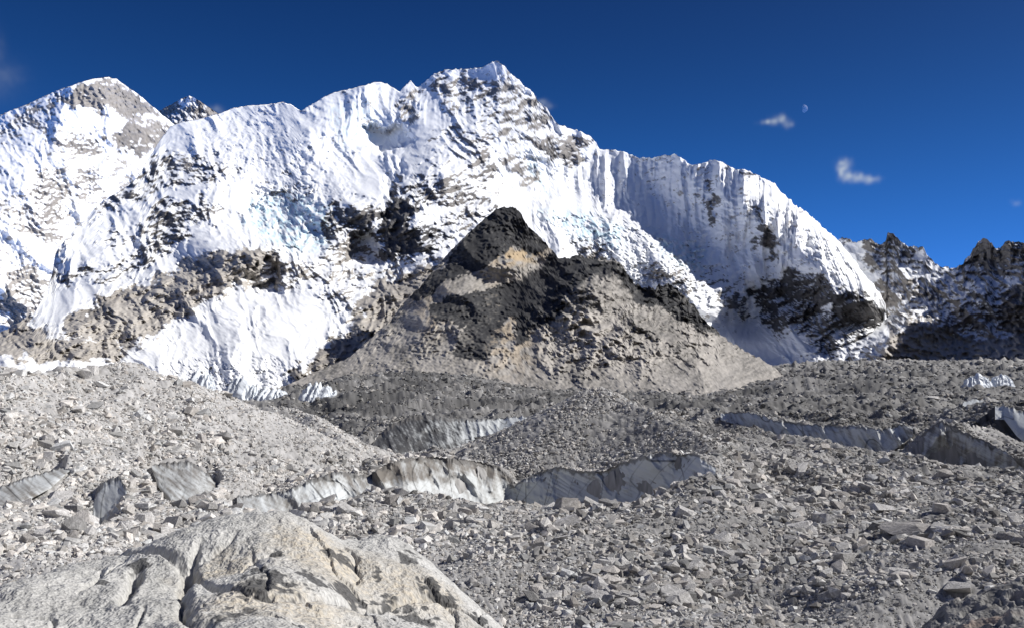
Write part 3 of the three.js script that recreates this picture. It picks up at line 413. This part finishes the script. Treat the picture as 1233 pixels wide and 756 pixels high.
// the rest of the valley floor round the viewer
{
  const b0 = gx1, b1 = gx0 + 2 * Math.PI;
  put(surface(60, 30, (i, j) => { const b = b0 + (b1 - b0) * i / 60, r = 1.85 * Math.pow(2700 / 1.85, j / 30), e = Math.min(1, Math.min(i, 60 - i) / 6), edge = i < 30 ? gx1 : gx0, h0 = ground(Math.sin(edge) * r, -Math.cos(edge) * r); return [Math.sin(b) * r, mix(h0, -2 - 10 * sm(3, 60, r) + r * .03 + 2 * n2(Math.sin(b) * 9, r / 40), e), -Math.cos(b) * r]; }, (x, y, z) => dirtTone(groundTone(x, z)), matRock), 'valley_floor', { kind: 'structure' });
}

// ice faces
for (const o of cliffs) {
  const px0 = Math.min(o.top[0][0], o.foot[0][0]), T = o.top, B = o.foot, x0 = T[0][0], x1 = T[T.length - 1][0], rm = T[T.length >> 1][2];
  const nx = Math.max(12, Math.round((x1 - x0) * 1.1)), hgt = Math.max(...B.map((p, i) => p[1] - lerpLine(T, p[0]))), ny = Math.max(10, Math.round(hgt * 1.1)), back = 3, seed = x0 * .37;
  const mesh = surface(nx, ny + back, (i, j) => {
    const px = mix(x0, x1, i / nx); const rimj = (n2(px / 7, seed) * 1.3 + n2b(px / 2.5, seed) * .7) * Math.min(1, hgt / 30);
    const ty = lerpLine(T, px) + rimj * sm(.75, 1, j / ny), tr = lerpLine(T, px, 2), by = lerpLine(B, px), br = lerpLine(B, px, 2);
    const v = Math.min(1, j / ny), py = mix(by, ty, v), m = rm / F, X = px * m, Y = -py * m;
    const prof = Math.pow(v, 1 + o.lean), r = mix(br, tr, prof);
    const slab = o.name === 'ice_slab'; let d = (slab ? .35 : 2.3) * (mf((X + o.lean * Y) / 9 + seed, Y / 14, 4) - .4) + (slab ? .5 : 1.5) * n2((X + seed) / 13, Y / 11) + .1 * n2b(X / 2.6, Y / 3.4) + .04 * n2(X / .9, Y / .9);
    d += o.bands ? .25 * Math.abs(n2((X * .6 + Y) / 1.6, (X - Y) / 14)) : 0;
    d *= Math.min(1, rm / 130) * sm(0, .08, 1 - v + .05);
    let p = at(px, py, r - d); let bk = 0;
    if (j > ny) { bk = j - ny; const k = 1 + (1.6 * bk) / tr; p = [p[0] * k, p[1] - .25 * bk * bk, p[2] * k]; }
    return [p[0], p[1], p[2], [X, Y, v, px, bk]];
  }, (x, y, z, a, b, c, [X, Y, v, px, bk]) => {
    if (bk > 0) return dirtTone(groundTone(x, z));
    const S = X + o.lean * 1.5 * (Y + 20) * (o.fan ? 1 + (px - 225) * .02 : 1), run = o.name === 'ice_slab' ? fbm((X + 1.1 * Y) / 1.5 + seed, (X - Y) / 11, 4, .6) : fbm(S / 1.7 + seed, Y / 9, 4, .55), layer = n2((Y + .45 * X) / 1.1 + seed, X / 16) * .5 + n2b((Y + .45 * X) / .45, X / 9) * .35, blot = fbm(X / 7, Y / 5, 3), grit = n2(x * 3.1, y * 3.1 + z);
    let dirt = o.dirt + .42 * run + .25 * blot + (o.bands ? .5 * layer : .18 * layer) + .1 * grit - .45;
    if (o.fade) dirt += .35 * sm(570, 480, px) - .45 * sm(540, 600, px);
    if (x0 > 280 && x0 < 290) dirt -= 1.1 * sm(26, 8, Math.abs(px - 392 + (n2(Y / 3, 3) * 6))) * sm(.75, .45, v + .1 * blot);
    if (x0 === 448) dirt += .5 * sm(.45, .8, v + .15 * blot - .12 * sm(540, 600, px)) + .2 * sm(500, 460, px);
    const crack = Math.max(.7 * sm(.035, .012, Math.abs(n2(S / 9 + seed * 3, Y / 24))), .5 * sm(.05, .02, Math.abs(n2b((X - .8 * Y) / 6 + seed, (X + Y) / 20))) * (o.bands ? 1 : .6)), rimDirt = .75 * sm(.9, .95, v + .05 * n2(X / 1.3, seed) + .02 * grit);
    const k = sm(-.1, .75, dirt), A = [.54, .56, .56], C = o.fade ? [.05, .05, .052] : [.165, .15, .132];
    const q = 1 - crack, mixed = (i) => mix(mix(A[i], C[i], k) * q, .11 - .006 * i, rimDirt);
    return [mixed(0), mixed(1), mixed(2)];
  }, matIce);
  put(mesh, o.name, { label: o.label, category: o.category ?? 'ice cliff', group: undefined });
  delete mesh.userData.group;
}

// ------------------------------------------------------------------ free standing ice: the white fin and blocks at the icefall foot
function serac(px, py, r, w, h, label, seed, fins = 3) {        // base point on the chart, width and height in metres
  const g = new THREE.IcosahedronGeometry(1, 24), p = g.attributes.position, col = [];
  for (let i = 0; i < p.count; i++) {
    let x = p.getX(i), y = p.getY(i), z = p.getZ(i); const u = x * fins + seed, top = Math.max(0, y);
    let rx = Math.sign(x) * Math.pow(Math.abs(x), .7), sp = fins < 2 ? .95 : .62 + .5 * rid(u * .9, seed, 2), sh = 1 + .16 * n3(x * 4 + seed, y * 2, z * 4) + .07 * n3(x * 11, y * 6 + seed, z * 11);
    x = rx * w * .5 * sh * (1 - .25 * top); z = z * w * .34 * sh * (1 - .5 * top); y = y > 0 ? h * Math.pow(y, fins < 2 ? .5 : .8) * sp * (1.05 - .3 * rx * .5) : y * h * .25;
    x += .22 * top * h; p.setXYZ(i, x, y, z); const k = .9 + .08 * n3(x * .1, y * .4, z * .1); col.push(.8 * k, .84 * k, .88 * k);
  }
  g.setAttribute('color', new THREE.Float32BufferAttribute(col, 3)); const m = mergeVertices(g, 1e-4); m.computeVertexNormals();
  const o = new THREE.Mesh(m, matIce), c = at(px, py, r); o.position.set(c[0], c[1], c[2]); return put(o, 'ice_tower', { label, category: 'ice tower', group: 'ice towers on the glacier' });
}
serac(380, 502, 420, 24, 16, 'bright white ribbed ice fin standing alone beside the dark rubble', 1.3, 4);
serac(285, 503, 460, 24, 20, 'pale ice tower with a pointed left side at the icefall foot', 4.4, 3); serac(322, 500, 455, 26, 14, 'low white ice tower joining the icefall to the ribbed fin', 7.9, 4); serac(238, 478, 480, 18, 14, 'small sharp ice tower behind the big rubble mound', 9.1, 2);
serac(1177, 470, 620, 20, 10, 'broad dull white ice tower far out on the rubble', 12.2, 2.4); serac(1206, 466, 640, 16, 8, 'smaller cleaner white ice tower beside the broad dull one', 15.7, 2.2);

// ------------------------------------------------------------------ loose rocks
const rockGeos = [];
{
  const R = rng(77);
  for (let k = 0; k < 14; k++) {
    const pts = [], flat = k % 3 === 0 ? .66 : k % 3 === 1 ? .82 : 1, long = 1 + .45 * R(), sk = (R() - .5) * .5, n = 2 + Math.floor(R() * 4);
    if (k % 2) for (let i = 0; i < 13; i++) { const a = R() * 6.283, c = R() * 2 - 1, q = Math.sqrt(1 - c * c), e = .4 + .16 * R(); pts.push(new THREE.Vector3(Math.cos(a) * q * e * long, c * e * flat, Math.sin(a) * q * e)); }
    else for (let i = 0; i < 8; i++) { const x = i & 1 ? .42 : -.42, y = i & 2 ? .42 : -.42, z = i & 4 ? .42 : -.42, c = i & 2 ? .55 + .5 * R() : 1; pts.push(new THREE.Vector3(((x * c + (R() - .5) * .3 + sk * y) * long) * .8, (y + (R() - .5) * .26) * flat * .8, (z * c + (R() - .5) * .3) * .8)); }
    if (k % 2 === 0) for (let i = 0; i < n; i++) { const a = R() * 6.283, c = R() * 1.4 - .5; pts.push(new THREE.Vector3(Math.cos(a) * .42 * long, c * .38 * flat, Math.sin(a) * .42)); }
    const g = new ConvexGeometry(pts), P = g.attributes.position, N = g.attributes.normal, uv = [];
    for (let i = 0; i < P.count; i++) { const ax = Math.abs(N.getX(i)), ay = Math.abs(N.getY(i)), az = Math.abs(N.getZ(i)), x = P.getX(i), y = P.getY(i), z = P.getZ(i); if (ay >= ax && ay >= az) uv.push(x + k * .3, z); else if (ax >= az) uv.push(z + k * .3, y); else uv.push(x + k * .3, y); }
    g.setAttribute('uv', new THREE.Float32BufferAttribute(uv, 2)); rockGeos.push(g);
  }
}
const grain = (() => {                                          // mottled stone: mineral specks, stains and pits
  const N = 512, c = new Uint8Array(N * N * 4), b = new Uint8Array(N * N * 4), tor = (x, y, f, o) => { const a = x * 6.2832, d = y * 6.2832; return n3(Math.cos(a) * f + o, Math.sin(a) * f + Math.cos(d) * f, Math.sin(d) * f - o); };
  for (let j = 0; j < N; j++) for (let i = 0; i < N; i++) { const u = i / N, v = j / N, g = tor(u, v, .6, 1) * .5 + tor(u, v, 2.2, 5) * .35 + tor(u, v, 7, 9) * .3 + tor(u, v, 20, 3) * .2, k = (j * N + i) * 4, q = 205 + 46 * g; c[k] = q + 1; c[k + 1] = q; c[k + 2] = q - 2; b[k] = b[k + 1] = b[k + 2] = 128 + 80 * (tor(u, v, 2.2, 5) * .6 + tor(u, v, 7, 9) * .4); c[k + 3] = b[k + 3] = 255; }
  return [c, b].map((d, i) => { const t = new THREE.DataTexture(d, N, N, THREE.RGBAFormat); t.wrapS = t.wrapT = THREE.RepeatWrapping; t.magFilter = THREE.LinearFilter; if (!i) t.colorSpace = THREE.SRGBColorSpace; t.needsUpdate = true; return t; });
})();
const rockTones = []; for (let k = 0; k < 10; k++) { const v = [.13, .18, .22, .26, .3, .33, .37, .41, .46, .24][k], w = k % 3 === 0 ? 1.03 : 1; rockTones.push(new THREE.MeshStandardMaterial({ color: new THREE.Color().setRGB(v * w, v * .98, v * (k % 3 === 0 ? .94 : .965)).multiplyScalar(1.85), map: grain[0], bumpMap: grain[1], bumpScale: .09, roughness: .94 })); }
const rockStuffMat = new THREE.MeshStandardMaterial({ color: 0xffffff, map: grain[0], roughness: .95 });
// what can be seen of the ground, column by column
const seenFrom = new Float32Array(groundH.length);
for (let i = 0; i <= GN; i++) { let m = -9; for (let j = 0; j < GR.length; j++) { seenFrom[j * (GN + 1) + i] = m; m = Math.max(m, groundH[j * (GN + 1) + i] / GR[j]); } }
function rowOf(r) { let lo = 0, hi = GR.length - 1; while (hi - lo > 1) { const m = (lo + hi) >> 1; if (GR[m] <= r) lo = m; else hi = m; } return lo; }
function visible(b, r, y) { const i = Math.round((b - gx0) / (gx1 - gx0) * GN); if (i < 0 || i > GN) return false; return y / r > seenFrom[rowOf(r) * (GN + 1) + i] - .0015; }
function onIce(px, r) { for (const o of cliffs) { const T = o.top, B = o.foot; if (px < T[0][0] || px > T[T.length - 1][0]) continue; if (r > lerpLine(B, px, 2) - .3 && r < lerpLine(T, px, 2) + 2.6) return true; } return false; }
function groundAt(b, r) { const u = (b - gx0) / (gx1 - gx0) * GN, i = Math.min(GN - 1, Math.max(0, Math.floor(u))), s = u - i, j = rowOf(r), t = (r - GR[j]) / (GR[j + 1] - GR[j]), k = j * (GN + 1) + i; return mix(mix(groundH[k], groundH[k + 1], s), mix(groundH[k + GN + 1], groundH[k + GN + 2], s), t); }
const stones = [];
{
  const bConeL = bearing(600), bConeR = bearing(868), bBankL = bearing(285), bBankR = bearing(450), R = rng(4242), b0 = bearing(-60), b1 = bearing(1295);
  const layers = [[40, 100, 200000, 2, 18, 2.5], [100, 150, 150000, 1.7, 14, 2.6], [150, 300, 120000, 1.5, 12, 2.9], [300, 1400, 70000, 1.3, 7, 2.6]];   // distance from, to, tries, smallest and largest size in chart units
  for (const [r0, r1, n, s0, s1, e] of layers) for (let k = 0; k < n; k++) {
    const b = mix(b0, b1, R()), r = r0 * Math.pow(r1 / r0, R()), x = Math.sin(b) * r, z = -Math.cos(b) * r, u = R(), q = R(), a = R(), d = R();
    const patch = fbm(x / 13, z / 13, 2) + .6 * n2b(x / 34, z / 34);
    if (q > Math.max(.4, .74 + .7 * patch)) continue;
    let s = s0 * Math.pow(1 - u * (1 - Math.pow(s1 / s0, -e)), -1 / e) * r / F * Math.max(.5, 1 + .55 * patch); const onCone = r > 138 && r < 205 && b > bConeL && b < bConeR, onBank = r > 160 && r < 240 && b > bBankL && b < bBankR; s = Math.min(s, (onCone ? 5.5 : onBank ? 4 : r > 205 ? 6 : 99) * r / F);
    const h = groundAt(b, r); if (!visible(b, r, h + s)) continue;
    const [cx, cy] = chart(x, h, z); if (onIce(cx, r) || cy > 790) continue;
    stones.push({ x, z, h, s, r, b, px: cx, py: cy, size: s * F / r, geo: Math.floor(a * rockGeos.length), d, tone: groundTone(x, z) });
  }
}
function placeStone(o, st, R) { const e = .75 + .5 * R(); o.position.set(st.x, st.h + st.s * .08, st.z); o.rotation.set((R() - .5) * .9, R() * 6.283, (R() - .5) * .9); o.scale.set(st.s * (1 + .35 * R()), st.s * e, st.s * (.8 + .3 * R())); }
// hand picked blocks: [column, row, size in chart units, shape, tone, height factor, label]
const picked = [
  [74, 600, 34, 0, 7, .55, 'tan flat topped boulder casting a dark shadow below the blue ice hole'], [52, 646, 22, 4, 8, .7, 'pale wedge block lying left of the dark ice slab'], [104, 632, 18, 1, 0, .9, 'ochre brown block leaning on the dark grey ice slab'], [107, 644, 17, 7, 7, .9, 'pale square block under the ochre brown block'],
  [176, 628, 17, 8, 8, 1, 'white blocky rock heading the pile at the foreground boulder'], [208, 632, 20, 2, 7, .9, 'pale broad rock wedged against the foreground boulder'], [205, 535, 16, 3, 8, .6, 'flat white slab on the slope above the ribbed ice slab'],
  [815, 722, 46, 6, 5, .45, 'long grey slab boulder with a sloping top in the rubble field'], [736, 680, 26, 9, 7, .6, 'broad pale grey rock with a flat bright face in the rubble'], [810, 690, 24, 5, 5, .9, 'upright split grey block with a shadowed side'], [1092, 642, 54, 3, 3, .4, 'wide flat brownish slab crossing the rubble field'], [1135, 615, 30, 6, 6, .6, 'long pointed grey block above the brownish slab'], [1025, 650, 22, 10, 4, .9, 'tall leaning grey block with a dark side'], [1018, 674, 28, 12, 5, .6, 'wide dark based block with a bright top edge'], [1012, 688, 22, 7, 6, .9, 'square grey block below the wide dark based block'], [1058, 616, 22, 9, 8, .8, 'bright block beside the reddish brown stone'], [1155, 712, 40, 0, 4, .5, 'low humped grey boulder next to the dark pebbly boulder'], [1110, 658, 28, 4, 6, .7, 'broken grey block under the edge of the brownish slab'], [722, 725, 22, 5, 7, .9, 'light rounded block in the rubble near the foreground boulder'], [868, 600, 20, 4, 7, 1, 'pale pointed block below the end of the shaded ice cliff'], [470, 606, 18, 10, 3, 1, 'dark upright block at the rim in front of the pale ice cliff'], [424, 608, 18, 1, 4, 1, 'tall grey block beside the dirty ice bank'], [100, 455, 18, 5, 8, .9, 'largest pale block on the crest of the big rubble mound'], [112, 448, 13, 8, 8, 1, 'white upright block at the top of the big rubble mound'], [1125, 480, 12, 3, 7, .5, 'pale flat block far out beside the small blue black ice wall'],
];
{
  const R = rng(99), landmarks = []; const shortCliff = ['the pale ice cliff', 'the low dirty ice bank', 'the shaded layered ice cliff', 'the grimy ice cliff', 'the long blue grey ice wall', 'the hollowed brown ice face', 'the ribbed ice slab', 'the steep dark ice slab', 'the long slanting ice slab', 'the pale smooth ice slab', 'the small blue black ice wall'];
  cliffs.forEach((o, i) => { const n = o.foot.length; for (let k = 0; k < n; k += 2) { const p = at(...o.foot[k]); landmarks.push([p[0], p[2], shortCliff[i]]); } });
  { const p = at(470, 640, 82), q = at(1130, 700, 60); landmarks.push([p[0], p[2], 'the huge foreground boulder'], [q[0], q[2], 'the dark pebbly boulder']); }
  function meet(px, py) { const b0 = at(px, py, 1), sl = b0[1]; const b = Math.atan2(b0[0], -b0[2]); for (let r = 42; r < 700; r += .4) { if (groundAt(b, r) >= sl * r) return r; } return 0; }
  for (const [px, py, size, geo, tone, eh, label] of picked) {
    const r = meet(px, py); if (!r) continue; const p = at(px, py, r), s = size * r / F, o = new THREE.Mesh(rockGeos[geo % rockGeos.length], rockTones[tone]);
    o.position.set(p[0], p[1] + s * eh * .18, p[2]); o.rotation.set((R() - .5) * .4, R() * 6.283, (R() - .5) * .4); o.scale.set(s * 1.05, s * eh * 1.1, s * .85);
    put(o, 'rock', { label, category: 'rock', group: 'rocks strewn over the glacier' }); const short = { 0: 'the tan flat topped boulder', 7: 'the long grey slab boulder', 10: 'the wide flat brownish slab', 13: 'the wide dark based block', 16: 'the low humped boulder', 19: 'the pale pointed block', 22: 'the largest pale block on the mound crest', 4: 'the white blocky rock', 18: 'the light rounded block' }[picked.findIndex((q) => q[6] === label)]; if (short) landmarks.push([p[0], p[2], short]);
    for (let i = stones.length - 1; i >= 0; i--) if (Math.hypot(stones[i].x - p[0], stones[i].z - p[2]) < s * .5) stones.splice(i, 1);
  }
  stones.sort((a, b) => b.size - a.size);
  const inView = (s) => s.px > 0 && s.px < 1233 && s.py < 750 && !(s.px < 610 && s.py > Math.max(620, 720 - s.px * .4)) && !(s.px > 1120 && s.py > 715);
  let made = 0; const rest = [];
  for (const s of stones) {
    if (made < 270 && s.size > 6 && inView(s)) {
      made++; const t = Math.min(9, Math.max(0, Math.floor((.25 + .75 * s.d) * 9))), o = new THREE.Mesh(rockGeos[s.geo], rockTones[t]); placeStone(o, s, R);
      const v = [.13, .18, .22, .26, .3, .33, .37, .41, .46, .24][t], tint = v < .16 ? 'dark' : v < .2 ? 'dark grey' : v < .25 ? 'dull grey' : v < .31 ? 'mid grey' : v < .38 ? 'light grey' : v < .43 ? 'pale' : 'whitish';
      rockGeos[s.geo].computeBoundingBox(); const bb = rockGeos[s.geo].boundingBox, wd = (bb.max.x - bb.min.x) * o.scale.x, ht = (bb.max.y - bb.min.y) * o.scale.y, dp = (bb.max.z - bb.min.z) * o.scale.z, m = Math.max(wd, dp), form = ht < .5 * m ? 'flat' : ht < .72 * m ? 'low' : ht < .95 * m ? 'blocky' : 'upright', slim = Math.min(wd, dp) < .68 * m ? ' long' : '', big = m > 1.9 ? 'large ' : m > 1.25 ? 'middling ' : 'small ';
      let near = '', best = 1e9; for (const [lx, lz, n] of landmarks) { const q = Math.hypot(lx - s.x, lz - s.z); if (q < best) { best = q; near = n; } }
      const look = big + tint + slim + ' ' + form, where = (best < 9 ? 'close beside ' : best < 22 ? 'in the rubble near ' : 'out in the rubble nearest ') + near;
      put(o, 'rock', { label: look + ' rock ' + where, category: 'rock', group: 'rocks strewn over the glacier' });
    } else rest.push(s);
  }
  const rubble = new THREE.Group(); put(rubble, 'rubble', { kind: 'stuff', label: 'grey angular rubble covering the glacier', category: 'rubble' });
  const tmp = new THREE.Object3D(), c = new THREE.Color();
  for (let g = 0; g < rockGeos.length; g++) {
    const mine = rest.filter((s) => s.geo === g), im = new THREE.InstancedMesh(rockGeos[g], rockStuffMat, mine.length);
    mine.forEach((s, i) => { placeStone(tmp, s, R); tmp.updateMatrix(); im.setMatrixAt(i, tmp.matrix); const d = dirtTone(s.tone * .85 + .86 * s.d - .24); const w = 1 + .08 * (hash2(i, g) - .5); im.setColorAt(i, c.setRGB(d[0] * w, d[1], d[2] / w).multiplyScalar(1.7)); });
    im.name = 'stones'; im.userData.kind = 'stuff'; im.castShadow = im.receiveShadow = true; rubble.add(im);
  }
}

// ------------------------------------------------------------------ the boulder at the viewer's feet
const meetH = (H, px, py, r0, r1) => { const d = at(px, py, 1); for (let r = r0; r < r1; r += .01) if (H(d[0] * r, d[2] * r) >= d[1] * r) return [d[0] * r, d[2] * r]; return null; };
function boulder(o, name, data) {
  const pts = []; for (const [px, py, r] of o.pts) { const p = at(px, py, r); pts.push([p[0], p[2], p[1]]); if (o.crest.some((c) => c[0] === px && c[1] === py)) for (const [dr, dy] of [[.45, -.3], [1, -.95], [1.8, -1.9]]) { const k = 1 + dr / r; pts.push([p[0] * k, p[2] * k, p[1] + dy]); } }
  const { px0, px1, r0, r1, nx, ny } = o, H0 = lattice(rbf(pts, 1, 1, .0008), Math.sin(bearing(px0)) * (px0 > CX ? r0 * .7 : r1), Math.sin(bearing(px1)) * r1, 150, -r1, -r0 * .7, 110);
  const cuts = (o.seams ?? []).map((q, k) => [q.map(([px, py]) => meetH(H0, px, py, r0, r1)).filter(Boolean), ...o.steps[k]]);
  const H = (x, z) => {                                        // cracks, each with one lip standing proud of the other
    let h = H0(x, z) + o.relief(x, z); const jx = x + .018 * n2(x * 5, z * 5) + .006 * n2b(x * 17, z * 17), jz = z + .012 * n2b(x * 5, z * 5);
    for (const [q, deep, wide, lip] of cuts) { let best = 1e9, side = 0, end = 1; for (let i = 1; i < q.length; i++) { const [ax, az] = q[i - 1], [bx, bz] = q[i], ex = bx - ax, ez = bz - az, t0 = ((jx - ax) * ex + (jz - az) * ez) / (ex * ex + ez * ez), t = Math.min(1, Math.max(0, t0)), d = Math.hypot(jx - ax - ex * t, jz - az - ez * t); if (d < best) { best = d; side = Math.sign(ex * (jz - az) - ez * (jx - ax)); end = 1 - Math.abs((i - 1 + t) / (q.length - 1) * 2 - 1) ** 4; } } if (best < .5) h += end * (-deep * Math.exp(-((best / wide) ** 2)) + lip * (side < 0 ? 1 : -.6) * Math.exp(-best * 9)); }
    return h;
  };
  const T = o.paint(H);
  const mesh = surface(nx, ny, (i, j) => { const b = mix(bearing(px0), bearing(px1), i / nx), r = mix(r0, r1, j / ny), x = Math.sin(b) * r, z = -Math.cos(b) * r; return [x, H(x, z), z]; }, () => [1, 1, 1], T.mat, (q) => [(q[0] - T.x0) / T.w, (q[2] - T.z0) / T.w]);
  return put(mesh, name, data);
}
function stoneTexture(N, w, x0, z0, colourAt) {
  const c = new Uint8Array(N * N * 4), b = new Uint8Array(N * N * 4);
  for (let j = 0; j < N; j++) for (let i = 0; i < N; i++) { const x = x0 + (i + .5) / N * w, z = z0 + (j + .5) / N * w, [R, Gn, B, h] = colourAt(x, z), k = (j * N + i) * 4; const e = (v) => Math.round(255 * Math.min(1, Math.max(0, v <= .0031308 ? v * 12.92 : 1.055 * Math.pow(v, 1 / 2.4) - .055))); c[k] = e(R); c[k + 1] = e(Gn); c[k + 2] = e(B); c[k + 3] = 255; b[k] = b[k + 1] = b[k + 2] = Math.round(255 * Math.min(1, Math.max(0, h))); b[k + 3] = 255; }
  const mk = (d, s) => { const t = new THREE.DataTexture(d, N, N, THREE.RGBAFormat); t.wrapS = t.wrapT = THREE.MirroredRepeatWrapping; t.magFilter = THREE.LinearFilter; t.minFilter = THREE.LinearMipmapLinearFilter; t.generateMipmaps = true; if (s) t.colorSpace = THREE.SRGBColorSpace; t.needsUpdate = true; return t; };
  return { mat: new THREE.MeshStandardMaterial({ map: mk(c, true), bumpMap: mk(b, false), bumpScale: .011, roughness: .9 }), x0, z0, w };
}
const crestA = [[-170, 745, 4.3], [0, 718, 4.7], [60, 692, 5.0], [130, 672, 5.1], [200, 652, 5.25], [260, 630, 5.2], [300, 620, 5.1], [330, 617, 5.0], [358, 622, 4.95], [385, 640, 4.9], [415, 659, 4.85], [450, 650, 5.15], [490, 656, 5.1], [530, 686, 4.95], [570, 726, 4.75], [605, 757, 4.55], [660, 810, 4.3]];
boulder({
  px0: -260, px1: 760, r0: 1.75, r1: 6.9, nx: 600, ny: 300, seams: [[[172, 652], [168, 680], [158, 704], [146, 730]], [[246, 650], [228, 690], [219, 712], [224, 735], [229, 770]], [[362, 628], [384, 655], [404, 690], [440, 728], [462, 768]], [[414, 662], [432, 676], [431, 700], [428, 706]], [[500, 690], [520, 706], [545, 735], [560, 765]], [[295, 640], [320, 690], [328, 720]], [[130, 672], [112, 700], [95, 712]]], steps: [[.075, .02, .012], [.06, .026, .022], [.004, .02, .01], [.022, .022, .014], [.02, .016, .012], [.012, .012, .008], [.025, .016, .01]], crest: crestA,
  pts: [...crestA, [100, 740, 3.95], [190, 730, 3.95], [225, 700, 4.3], [215, 745, 3.8], [300, 700, 3.95], [260, 720, 3.75], [330, 660, 4.4], [330, 756, 3.2], [390, 700, 4.05], [400, 756, 3.5], [428, 700, 4.3], [440, 745, 4.0], [480, 700, 4.4], [490, 756, 3.75], [550, 756, 4.15], [40, 756, 3.9], [-120, 800, 3.4], [100, 830, 3.1], [300, 850, 2.55], [500, 850, 3.0], [650, 900, 3.2], [-150, 1000, 2.4], [200, 1050, 1.9], [420, 1100, 1.8], [650, 1100, 2.3]],
  relief: (x, z) => {
    const j = Math.abs(n2(x * .55 + z * .35 + 3, z * .5 - x * .3)), k = Math.abs(n2b(x * 1.5 + 9, z * 1.2 + x * .5));
    return .045 * fbm(x * 1.1, z * 1.1, 2) + .008 * n2(x * 7, z * 7) + .005 * n2b(x * 19, z * 17) - .05 * sm(.09, 0, j) - .028 * sm(.05, 0, k) * sm(-.3, .3, n2(x, z + 4)) + .012 * (rid(x * 2.2 + z, z * 1.5, 2) - .6);
  },
  paint: (H) => {
    const spots = []; for (const [px, py, s] of [[312, 706, .13], [376, 697, .06], [415, 676, .05], [397, 662, .035], [490, 673, .06], [520, 707, .06], [574, 745, .05], [498, 748, .09], [422, 722, .06], [410, 706, .06], [464, 734, .06], [308, 685, .03], [165, 685, .05], [285, 742, .07], [540, 722, .04], [335, 668, .03], [120, 700, .035], [455, 690, .03]]) { const q = meetH(H, px, py, 2, 6); if (q) spots.push([...q, s]); }
    const ochre = []; for (const [px, py, s] of [[400, 680, .45], [370, 650, .3], [500, 715, .4], [360, 730, .4], [300, 720, .35], [270, 690, .25]]) { const q = meetH(H, px, py, 2, 6); if (q) ochre.push([...q, s]); }
    return stoneTexture(1500, 4.4, -3.9, -6.1, (x, z) => {
      const g1 = n2(x * 95, z * 95), g2 = n2b(x * 48, z * 48), g3 = n2(x * 24 + z * 9, z * 24), p = fbm(x * 1.8, z * 1.8, 4), f = n2b(x * 8 + z * 3, z * 9);
      let v = .42 + .08 * g1 + .075 * g2 + .05 * g3 + .1 * p + .04 * f; if (g1 + g2 * .6 > 1.05) v -= .2; if (g1 - g2 < -1.2) v += .12;
      let o = 0; for (const [a, b, s] of ochre) o = Math.max(o, sm(s, s * .2, Math.hypot(x - a, z - b) + .14 * p + .05 * f)); o *= .5 + .5 * sm(-.2, .5, g3 + p);
      let R = v * mix(.99, 1.05, o), Gn = v * mix(.975, .945, o), B = v * mix(.925, .77, o);
      let d = 0; for (const [a, b, s] of spots) { const q = Math.hypot(x - a, (z - b) * .8) / s; if (q < 2) d = Math.max(d, sm(1.15, .75, q + .7 * n2(x * 9, z * 9) + .35 * g3)); }
      d = Math.max(d, 0.85 * sm(.95, 1.03, fbm(x * 3.2 + 20, z * 3.2, 3, .6) + .15 * g3 + .2)); d *= .88;
      const grey = .05 + .025 * g2; R = mix(R, grey, d); Gn = mix(Gn, grey, d); B = mix(B, grey * 1.02, d);
      return [R, Gn, B, .5 + .2 * g2 + .12 * g1 + .25 * g3 + .1 * f];
    });
  },
}, 'boulder', { label: 'huge pale granite boulder with ochre stains and black lichen, filling the foreground', category: 'boulder' });
const crestB = [[1070, 790, 5.0], [1110, 757, 5.2], [1135, 742, 5.35], [1165, 724, 5.5], [1200, 711, 5.6], [1233, 698, 5.7], [1290, 676, 5.9], [1380, 650, 6.1]];
boulder({
  px0: 1000, px1: 1480, r0: 2.2, r1: 7.6, nx: 200, ny: 190, crest: crestB,
  pts: [...crestB, [1150, 756, 5.0], [1190, 756, 4.7], [1233, 756, 4.5], [1233, 725, 5.1], [1300, 756, 4.3], [1100, 850, 4.1], [1233, 850, 3.6], [1380, 800, 3.9], [1020, 900, 3.6], [1150, 1000, 2.8], [1380, 950, 2.9]],
  relief: (x, z) => { const c = cells(x * 9, z * 9), e = cells(x * 21, z * 21); return .04 * fbm(x * 2, z * 2, 3) + .05 * (c[1] - .5) * sm(0, .2, c[0]) + .02 * (e[1] - .3) * sm(0, .25, e[0]) - .06 * sm(.07, 0, Math.abs(n2(x * 1.1, z * 1.1))); },
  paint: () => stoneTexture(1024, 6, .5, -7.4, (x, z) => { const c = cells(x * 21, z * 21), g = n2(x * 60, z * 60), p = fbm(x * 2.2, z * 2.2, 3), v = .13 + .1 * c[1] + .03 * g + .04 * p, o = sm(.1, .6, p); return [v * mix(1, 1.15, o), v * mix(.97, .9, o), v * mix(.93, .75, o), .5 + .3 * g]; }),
}, 'boulder', { label: 'dark pebbly boulder sloping away from the sun at the rubble edge', category: 'boulder' });

// ------------------------------------------------------------------ the day moon: a small half disc, nine chart units across
{
  const far = 12000, half = new THREE.SphereGeometry(4.6 * far / F, 32, 20, 0, Math.PI), moon = new THREE.Mesh(half, new THREE.MeshStandardMaterial({ color: new THREE.Color().setRGB(.7, .72, .74), roughness: 1, transparent: true, opacity: .2 }));
  moon.position.set(...at(968, 131, far)); moon.rotation.set(.2, .9, .5); put(moon, 'moon', { label: 'pale half moon in the blue sky', category: 'moon' });
}
renderer.render(scene, camera);
